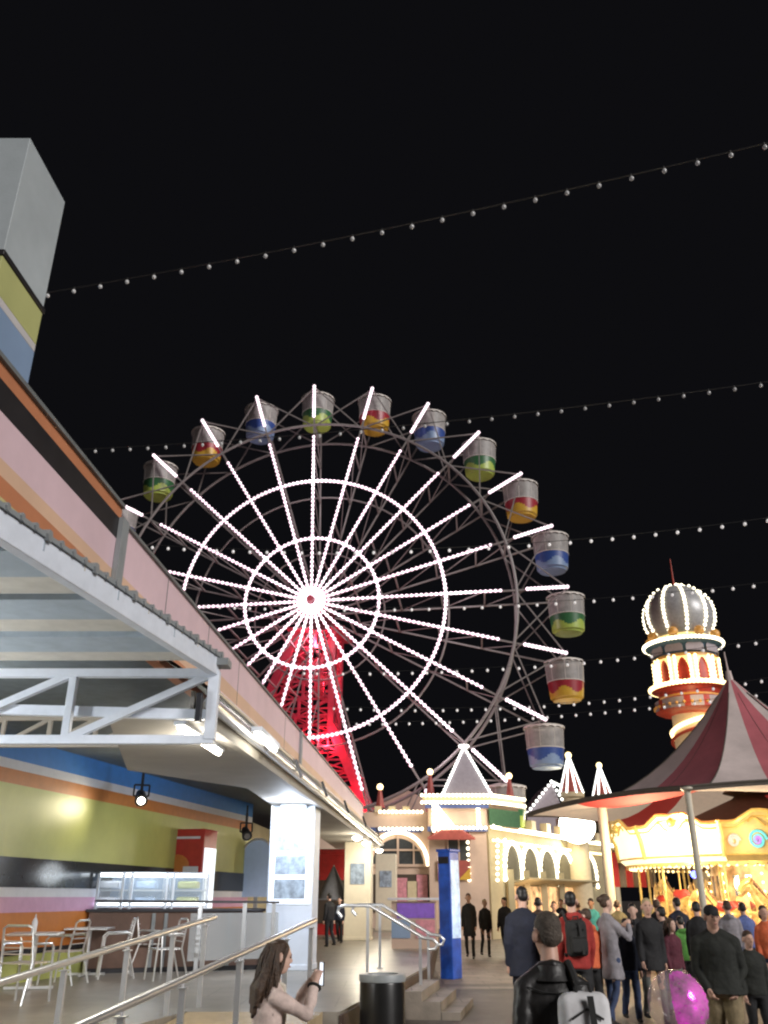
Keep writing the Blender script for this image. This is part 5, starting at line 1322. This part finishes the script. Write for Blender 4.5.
    if eyes:
        for s_ in (-1, 1):
            b = MB(); bb = MB(); bb.ball((0, 0, 0), (.011, .007, .007), 8, 6); b.add([hp_(Vector((s_ * .030, .082, .014)) + Vector(v)) for v in bb.v], bb.f); child(b, 'eye', M['eye_dark'])
            b = MB(); bb = MB(); bb.ball((0, 0, 0), (.018, .006, .004), 8, 5); b.add([hp_(Vector((s_ * .030, .086, .034)) + Vector(v)) for v in bb.v], bb.f); child(b, 'eyebrow', hair_m)
        b = MB(); bb = MB(); bb.ball((0, 0, 0), (.022, .006, .007), 8, 5); b.add([hp_(Vector((0, .097, -.056)) + Vector(v)) for v in bb.v], bb.f); child(b, 'lips', M['lip'])
    W = lambda v: Vector(loc) + Matrix.Rotation(rz, 3, 'Z') @ (Vector(v) * k)
    return dict(ob=bod, W=W, A=A, sh=sh, P=P, neck=neck, hd=hd, k=k, dz=dz, rz=rz)

def stand(px, py, Y): p = at(px, py, Y); return p.x, p.y, p.z       # where a head top is seen -> place and height
def backpack(label, man, m, off=(0, -.215, -.20), size=(.30, .16, .42), tilt=0, straps=True, name='backpack'):
    c = man['W'](man['sh'] + Vector(off)); t = thing(name, label, 'backpack', c, man['rz'] + tilt, 'backpacks worn in the crowd'); w_, d_, h_ = size
    b = MB(); b.box((0, 0, 0), (w_, d_, h_)); o = b.build('main_bag', m, t); bv = o.modifiers.new('bevel', 'BEVEL'); bv.width = .06; bv.segments = 4; sb = o.modifiers.new('sub', 'SUBSURF'); sb.levels = 2; sb.render_levels = 2
    dd = o.modifiers.new('folds', 'DISPLACE'); dd.texture = tex; dd.strength = .03; dd.mid_level = .5
    b = MB(); b.box((0, -d_ / 2 - .015, -h_ * .17), (w_ * .78, .07, h_ * .45)); o = b.build('front_pocket', m, t); bv = o.modifiers.new('bevel', 'BEVEL'); bv.width = .03; bv.segments = 3
    b = MB(); b.path([(-w_ * .36, -d_ / 2 - .052, h_ * .03), (w_ * .36, -d_ / 2 - .052, h_ * .03)], .006, 5); b.path([(-w_ * .30, -d_ * .5 - .012, h_ * .22), (0, -d_ * .5 - .012, h_ * .33), (w_ * .30, -d_ * .5 - .012, h_ * .22)], .006, 5); b.build('zip', M['strap_black'], t)
    b = MB(); b.prism([(w_ * .10, -d_ / 2 - .055, -h_ * .42), (w_ * .22, -d_ / 2 - .055, -h_ * .42), (w_ * .13, -d_ / 2 - .02, h_ * .47), (w_ * .01, -d_ / 2 - .02, h_ * .47)], (0, -.006, 0)); b.build('webbing', M['strap_black'], t)
    b = MB(); b.path([(-.04, -.02, h_ / 2 - .01), (-.03, -.02, h_ / 2 + .04), (.03, -.02, h_ / 2 + .04), (.04, -.02, h_ / 2 - .01)], .01, 6); b.build('grab_loop', M['strap_black'], t)
    if straps:
        for s_ in (-1, 1):
            pts = [Vector((s_ * .10, d_ / 2 - .01, h_ * .42)), Vector((s_ * .12, .17, h_ * .5 + .10)), Vector((s_ * .135, .30, h_ * .5 + .02)), Vector((s_ * .15, .36, -.05)), Vector((s_ * .155, .25, -h_ * .42)), Vector((s_ * .13, d_ / 2, -h_ * .46))]
            b = MB(); b.path(pts, .022, 8); b.build('strap', M['strap_black'], t)
    return t
BK = PI     # facing the camera
# --- man in the foreground seen from behind, leather jacket and white backpack
x, y, h_ = stand(547, 911, 5.3)
man = person('man seen from behind in a black leather jacket carrying a white backpack', x, y, R(6), h_ + .0, M['leather'], cloth('c_black'), M['hair_grey'], walk=.15, vox=.010, look=R(14), bulk=1.0, folds=.022, coat=1, hem=.80)
backpack('white backpack with a black webbing strap on the leather jacket', man, M['pack_white'], (.115, -.225, -.27), (.27, .15, .42), R(-8), straps=False)
b = MB(); W = man['W']; sh = man['sh']; nk = man['neck']
b.lathe(nk + Vector((0, -.005, 0)), [(.125, -.055), (.100, -.02), (.088, .022), (.081, .024), (.078, -.02)], 20); b.build('collar', M['leather'], man['ob'])
b = MB(); b.path([sh + Vector((-.165, -.075, -.03)), sh + Vector((-.08, -.118, -.055)), sh + Vector((0, -.128, -.06)), sh + Vector((.08, -.118, -.055)), sh + Vector((.165, -.075, -.03))], .0045, 5); b.path([sh + Vector((0, -.128, -.06)), sh + Vector((0, -.145, -.2)), sh + Vector((0, -.135, -.42))], .0045, 5); b.build('seam', M['strap_black'], man['ob'])
b = MB()
sp = thing('shoulder_strap', 'wide black shoulder strap of the white backpack across the leather jacket', 'strap', W(sh), man['rz'])
b.path([(.085, .06, .04), (.10, -.03, .085), (.105, -.11, .02), (.12, -.165, -.12), (.125, -.175, -.2)], .026, 8); o = b.build('webbing', M['strap_black'], sp)
sp.scale = (man['k'],) * 3
# --- woman taking a photograph, by the ramp rail
x, y, h_ = stand(268, 939, 6.6)
girl = person('woman with long brown hair in a pinkish beige jacket photographing with her phone', x, y, R(-68), h_, cloth('c_beige'), cloth('c_navy'), M['hair_brown'], skin=2, female=True, hair='long', walk=.06, lean=.10, vox=.010, look=R(-6), nod=.35, hands={'R': (.09, .40, 1.45), 'L': (-.03, .41, 1.47)}, group='people by the ramp', z=0, folds=.022, eyes=True, hem=.80)
# loose wavy locks over her shoulders
rh = random.Random(4); gk = girl['k']; hd_, sh_ = girl['hd'], girl['sh']; lk_b = MB()
for i in range(90):
    t_ = rh.uniform(-1.35, 1.35) + PI * 1.5; r0 = .082 + rh.uniform(0, .012)
    p0 = hd_ + Vector((r0 * math.cos(t_) * .95, -.02 + r0 * math.sin(t_), .06 + rh.uniform(-.03, .05)))
    L_k = rh.uniform(.30, .50); ph0 = rh.uniform(0, 6.3); am = rh.uniform(.008, .022); pts = []
    for j in range(9):
        f = j / 8; out = .055 * math.sin(min(1, f * 1.6) * PI / 2) + .02 * f
        pts.append(p0 + Vector((math.cos(t_) * out + am * math.sin(ph0 + f * 9) * f, math.sin(t_) * out * 1.3 + am * math.cos(ph0 + f * 8) * f, -L_k * f)))
    lk_b.path(pts, [.009, .011, .012, .012, .011, .010, .008, .006, .002], 5)
lk_b.build('hair_locks', M['hair_brown'], girl['ob'])
lb_ = MB(); A_, P_, S_ = girl['A'], girl['P'], girl['sh']
lb_.path([S_ + Vector((-.085, .005, .055)), S_ + Vector((-.06, .085, .02)), S_.lerp(P_, .30) + Vector((-.03, .135, 0)), S_.lerp(P_, .62) + Vector((-.02, .135, 0))], [.022, .024, .020, .012], 6)
lb_.path([S_ + Vector((.085, .005, .055)), S_ + Vector((.06, .085, .02)), S_.lerp(P_, .30) + Vector((.03, .135, 0)), S_.lerp(P_, .62) + Vector((.02, .135, 0))], [.022, .024, .020, .012], 6)
lb_.build('lapel', cloth('c_cream'), girl['ob'])
wr = girl['A']['R'][2]; ph = girl['W'](wr + Vector((-.07, .085, .075)))
t = thing('phone', 'dark phone held up in both hands by the woman in the beige jacket', 'phone', ph, girl['rz'])
b = MB(); b.box((0, 0, 0), (.075, .009, .15)); b.build('case', M['phone_black'], t, bevel=.004)
b = MB(); b.box((0, -.0058, 0), (.068, .002, .138)); b.build('screen', M['panel_glow'], t)
b = MB(); wl_ = girl['A']['R']; dd = (wl_[2] - wl_[1]).normalized(); q = girl['W'](wl_[2] - dd * .02)
t = thing('wrist_strap', 'dark band around the wrist of the woman with the phone', 'wristband', q); a_, b_, d_ = frame(Matrix.Rotation(girl['rz'], 3, 'Z') @ dd)
b.path([(a_ * math.cos(2 * PI * i / 14) + b_ * math.sin(2 * PI * i / 14)) * .040 for i in range(14)], .010, 6, closed=True); b.build('band', M['strap_black'], t)
# --- crowd
def crowd(px, py, Y, rz, label, top, legs, hair_m, **kw):
    x, y, h_ = stand(px, py, Y); kw.setdefault('look', random.uniform(-.5, .5)); kw.setdefault('lean', random.uniform(.0, .09)); kw.setdefault('nod', random.uniform(-.2, .6)); kw.setdefault('folds', .032); kw.setdefault('skin', random.choice((0, 0, 2, 1))); return person(label, x, y, rz, h_, cloth(top), cloth(legs), M[hair_m], **kw)
crowd(710, 904, 10.4, BK + R(-18), 'man in a black cap, dark jacket and khaki trousers walking this way', 'c_darkgreen', 'c_khaki', 'hair_black', walk=.12, vox=.012, cap=cloth('c_black'), bulk=1.22, arms='pockets', look=R(20), eyes=True, coat=1, hem=.86)
suit = crowd(521, 886, 13.2, R(-8), 'tall man in a dark navy coat seen from behind, left of the leather jacket', 'c_navy', 'c_navy', 'hair_black', walk=.2, coat=1, hem=.72, bulk=1.05)
red = crowd(571, 891, 12.8, R(5), 'person in a red jacket with a black backpack walking away', 'c_red', 'c_black', 'hair_black', walk=.15, hood=True, bulk=1.1)
backpack('black backpack on the back of the red jacket', red, M['strap_black'], (-.03, -.20, -.2), (.28, .16, .44))
crowd(468, 893, 30, R(170), 'person in a long black coat nearest the blue pylon', 'c_black', 'c_black', 'hair_brown', coat=1, hem=.6, female=True, walk=.05)
crowd(484, 899, 31, R(190), 'person dressed in black with a pale face, second from the pylon', 'c_black', 'c_black', 'hair_blond', female=True, walk=.06)
crowd(504, 897, 30.5, R(150), 'person in a black jacket with legs apart, third from the pylon', 'c_black', 'c_black', 'hair_black', walk=.13)
hood = crowd(604, 894, 14.5, R(-60), 'woman in a long light grey cardigan raising a small camera', 'c_hoodie', 'c_jeans', 'hair_brown', female=True, hair='bun', walk=.08, coat=1, hem=.62, hands={'R': (.12, .34, 1.36), 'L': (-.02, .38, 1.30)})
q = hood['W'](hood['A']['R'][2] + Vector((-.05, .10, .04)))
t = thing('camera', 'small dark camera held up by the woman in the grey cardigan', 'camera', q, hood['rz']); b = MB(); b.box((0, 0, 0), (.13, .05, .08)); b.build('camera_body', M['phone_black'], t, bevel=.008); b = MB(); b.tube((0, .02, 0), (0, .07, 0), .032, n=12); b.build('lens', M['dark_metal'], t)
crowd(624, 918, 15.2, R(185), 'child in a dark blue top and jeans just right of the grey cardigan', 'c_navy', 'c_jeans', 'hair_black', walk=.05, bulk=.95)
crowd(645, 898, 14.8, BK, 'blond woman in a long black jacket walking this way', 'c_black', 'c_greytee', 'hair_blond', female=True, hair='bob', walk=.14, coat=1, hem=.74, eyes=True, skin=0)
crowd(632, 903, 17.5, R(160), 'dark haired person in black between the cardigan and the blond woman', 'c_black', 'c_black', 'hair_black', walk=.05)
crowd(663, 906, 16.5, R(30), 'dark haired person in black behind the blond woman', 'c_black', 'c_jeans', 'hair_black', walk=.1)
crowd(668, 918, 15.5, R(200), 'person in a maroon jacket right of the blond woman', 'c_maroon', 'c_greytee', 'hair_brown', female=True, hair='long', walk=.1)
crowd(681, 916, 17.5, R(10), 'child in a bright green jacket seen from behind', 'c_green', 'c_black', 'hair_black', walk=.08, hood=True)
crowd(695, 901, 17, R(-20), 'person in a black top and khaki trousers beyond the green jacket', 'c_black', 'c_khaki', 'hair_black', walk=.1)
crowd(746, 930, 11.8, R(175), 'small child in black trousers beside the man in khaki', 'c_darkgreen', 'c_black', 'hair_brown', walk=.1, shoe='shoe_white')
crowd(586, 908, 14.5, R(20), 'child in an orange red jacket beside the red jacket', 'c_orange', 'c_black', 'hair_brown', walk=.1, hood=True)
crowd(538, 897, 21, R(0), 'person in dark brown between the navy coat and the red jacket', 'c_brown', 'c_black', 'hair_black', walk=.1)
crowd(553, 901, 24, R(190), 'person in a cream top farther back left of the red jacket', 'c_cream', 'c_jeans', 'hair_brown', female=True, walk=.1)
crowd(590, 898, 26, R(170), 'person in a teal top far back before the castle wall', 'c_teal', 'c_black', 'hair_black', walk=.1)
crowd(617, 900, 24, R(0), 'person in olive behind the woman with the camera', 'c_olive', 'c_jeans', 'hair_brown', walk=.1)
crowd(526, 899, 29, R(30), 'distant person in brown just right of the navy coat', 'c_brown', 'c_black', 'hair_brown', walk=.12)
crowd(560, 899, 33, R(180), 'distant person in dark blue before the warm shop fronts', 'c_navy', 'c_jeans', 'hair_black', walk=.12)
crowd(578, 902, 30, R(0), 'distant person in a red top far behind the crowd', 'c_red', 'c_black', 'hair_brown', walk=.12)
crowd(655, 899, 20.5, R(-30), 'person in a black jacket by the carousel railing, left of the pole', 'c_black', 'c_black', 'hair_brown', walk=.05)
crowd(676, 897, 20, R(0), 'person in dark clothes facing the carousel near the tent pole', 'c_navy', 'c_black', 'hair_black', walk=.05)
crowd(726, 900, 18.5, R(-15), 'person in a grey hooded top behind the man in the black cap', 'c_hoodie', 'c_jeans', 'hair_brown', walk=.08, hood=True)
crowd(742, 902, 19.5, R(10), 'person in a dark blue top at the carousel hoarding', 'c_bluetop', 'c_black', 'hair_black', walk=.05)
crowd(762, 905, 16.5, R(160), 'person in an orange top at the right edge by the hoarding', 'c_orange', 'c_jeans', 'hair_brown', female=True, hair='bob', walk=.1)
crowd(702, 903, 21, R(-30), 'person in cream beside the front tent pole', 'c_cream', 'c_olive', 'hair_black', walk=.05)
for px, py, Y, rz, lb, c_ in ((330, 893, 26, 40, 'person in black standing under the canopy left of the second pillar', 'c_black'), (340, 897, 28, 160, 'person in dark navy under the canopy close to the second pillar', 'c_navy')):
    p = at(px, py, Y); person(lb, p.x, p.y, R(rz), p.z - FZ, cloth(c_), cloth('c_black'), M['hair_black'], walk=.04, z=FZ, group='people on the terrace')

# --- foil balloon
p = at(678, 1004, 6.2); t = thing('foil_balloon', 'clear round balloon with a shiny magenta foil patch, low in the crowd', 'balloon', p, R(20)); t.rotation_euler = (R(12), R(-18), R(15))
b = MB(); prof = []
rB = .185
b.ball((0, 0, 0), (rB, rB, rB * 1.06), 32, 24); b.build('bubble', M['foil_clear'], t)
b = MB(); n = 28
vs = []; fs = []
for i in range(13):
    ph_ = R(6) + R(112) * i / 12
    for j in range(15):
        th = R(228) + R(120) * j / 14; r = rB * .975 + .007 * math.sin(i * 2.3 + j * 1.7)
        vs.append((r * math.sin(ph_) * math.cos(th), r * math.sin(ph_) * math.sin(th), r * 1.06 * math.cos(ph_)))
for i in range(12):
    for j in range(14): fs.append((i * 15 + j, i * 15 + j + 1, (i + 1) * 15 + j + 1, (i + 1) * 15 + j))
b.add(vs, fs); b.build('foil_patch', M['foil_pink'], t)
b = MB(); b.lathe((0, 0, -rB * 1.06), [(.004, .01), (.022, -.03), (0, -.03)], 10); b.path([(0, 0, -rB * 1.06), (.03, .02, -rB - .35), (.0, .05, -rB - .8)], .003, 5); b.build('neck_and_string', M['pack_white'], t)
